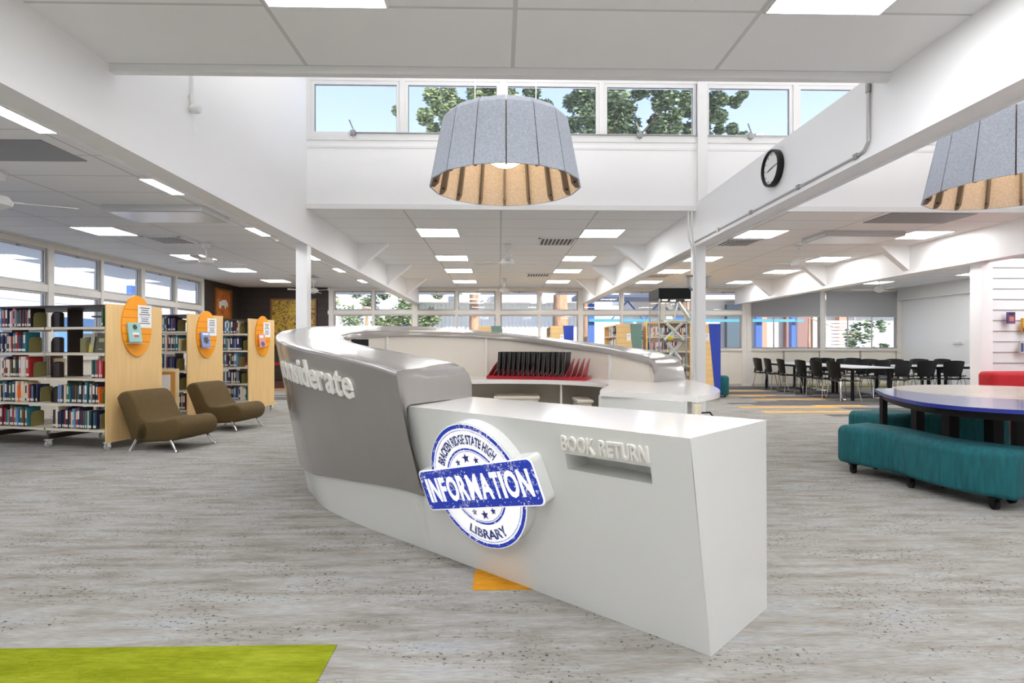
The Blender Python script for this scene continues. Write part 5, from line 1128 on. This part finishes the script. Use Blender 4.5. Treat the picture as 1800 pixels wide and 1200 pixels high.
tree(8.4, 25, 9, 2.0, 4000, 'smaller eucalypt in the right clerestory window', crown=[(9.0, 25, 10.6, 1.1), (9.3, 25, 12.2, 1.1), (9.6, 25, 11.4, .9), (12.3, 25, 8.8, .8)], dark=True)
tree(2.1, 19.2, 6.5, 1.6, 500, 'thick pale tree trunk just outside the far windows', trunk_r=.33, crown=[(2.0, 19.2, 6.6, 1.3)])
tree(-5.2, 22, 3.6, 1.7, 6500, 'yellow-green shrub tree outside the far left windows', crown=[(-6.5, 22, 2.2, 1.5), (-4.9, 22, 2.5, 1.5), (-3.6, 22.4, 2.0, 1.2)], trunk_r=.1, sz=.07)
tree(11.8, 21, 3.0, 1.2, 420, 'shrub outside the blind-covered windows', crown=[(13.6, 20.6, 1.5, .7)], trunk_r=.07, sz=.12, dark=True)
tree(6.1, 20.4, 2.6, .8, 700, 'bush outside right of the blue-edged bookcase', crown=[(6.5, 20.4, 1.5, .8)], trunk_r=.06, sz=.12, dark=True)
# pale ribbed shed across the path
sh = thing('shed', 'white ribbed shed wall across the path outside the far windows', 'building', (-.4, 24, -.15)); b = MB(); n = 90
b.add([(-4.0+7.8*k/n, 24+.05*(k % 2), zz) for k in range(n+1) for zz in (-.15, 3.0)], [(2*k, 2*k+2, 2*k+3, 2*k+1) for k in range(n)]); b.build('ribbed_wall', mat('white_cladding', (238, 242, 244), .5), sh)
MB().box(-4.2, 4.0, 23.2, 28, 3.0, 3.25).build('roof', mat('pale_roof', (226, 224, 220), .5), sh)
# blue shelter
bs = thing('covered_walkway', 'blue steel covered walkway outside the right far windows', 'shelter', (5.5, 20, -.15)); bl = mat('blue_steel', (78, 112, 180), .4); tl = mat('teal_steel', (90, 160, 176), .4)
for x in (3.2, 6.4, 9.3, 10.6): MB().box(x, x+.22, 20, 20.2, -.15, 2.9).build('post', bl, bs)
MB().box(2.8, 7.2, 19.6, 21.6, 2.9, 3.05).build('roof', mat('shadow_blue_roof', (84, 96, 128), .6), bs); MB().box(3.2, 11, 19.9, 20, 2.05, 2.15).build('beam', tl, bs)
for x in (4.0, 5.2): MB().tube([(x, 19.95, 2.1), (x+.6, 19.95, 2.8)], .03, 6).build('brace', bl, bs); MB().tube([(x+1.2, 19.95, 2.1), (x+.6, 19.95, 2.8)], .03, 6).build('brace', bl, bs)
bb_ = thing('school_building', 'brick and glass school block behind the blind-covered windows', 'building', (11, 27, -.15))
MB().box(6.5, 22, 27, 30, -.15, 3.4).build('wall', mat('grey_wall_outside', (178, 178, 178), .6), bb_); MB().box(6.2, 22.5, 26.2, 30.5, 3.4, 3.6).build('roof', mat('pale_roof', (0, 0, 0)), bb_)
for x, m_ in ((8.0, 'w'), (9.4, 'o'), (11.0, 'd'), (12.6, 'o'), (13.9, 'b'), (15.2, 'w'), (16.5, 'o')):
    mm = {'w': mat('pale_pillar', (226, 214, 200), .6), 'o': mat('terracotta_pillar', (190, 140, 118), .6), 'd': mat('dark_glazing', (84, 100, 110), .2), 'b': mat('brown_brick', (140, 110, 104), .8)}[m_]
    MB().box(x, x+(.35 if m_ in 'wo' else 1.2), 26.7, 27, -.15, 3.2).build('pillar' if m_ in 'wo' else 'window', mm, bb_)
fn = thing('slat_fence', 'pale slatted screen outside the right blind-covered window', 'fence', (12.9, 22, -.15))
for x in (13.0, 14.2): MB().box(x, x+.06, 22, 22.06, -.15, 2.4).build('post', alu, fn)
b = MB()
for k in range(16): b.box(13.05, 14.2, 22, 22.02, .0+k*.14, .1+k*.14)
b.build('slats', white_pl, fn)
# eave and building outside the left wall
ev = MB().box(XL-1.7, XL-.16, -2, YF+.5, 2.82, 2.94); struct(ev.build('trim_200', mat('eave_soffit', (214, 216, 220), .6)))
ev = MB().box(-5.2, XR, YF+.13, YF+1.5, 2.82, 2.94); struct(ev.build('trim_201', MATS['eave_soffit']))
lb_ = thing('neighbour_building', 'long pale building with blue cladding outside the left windows', 'building', (-15, 8, -.15))
MB().box(-18, -15.5, -4, 26, -.15, 2.2).build('wall', mat('blue_cladding', (96, 140, 196), .5), lb_); MB().box(-18, -15.2, -4, 26, 2.2, 3.1).build('fascia', mat('white_fascia', (240, 240, 238), .5), lb_)
for y in (6.5, 9.5, 12.3, 17): MB().box(-11.2, -11.05, y, y+.18, -.15, 3.0).build('post', bl, lb_)
MB().box(-11.25, -11.0, -2, 20, 2.25, 2.36).build('rail', mat('white_fascia', (0, 0, 0)), lb_)
ld = thing('lamp_post', 'thin floodlight pole seen through the right clerestory window', 'lamp post', (10.6, 24, -.15)); MB().tube([(10.6, 24, -.15), (10.6, 24, 9.3), (10.5, 24, 9.7), (11.2, 24, 10.3)], .05, 8).build('pole', steel_g, ld); MB().box(11.1, 11.45, 23.9, 24.1, 10.25, 10.4).build('floodlight', steel_g, ld)
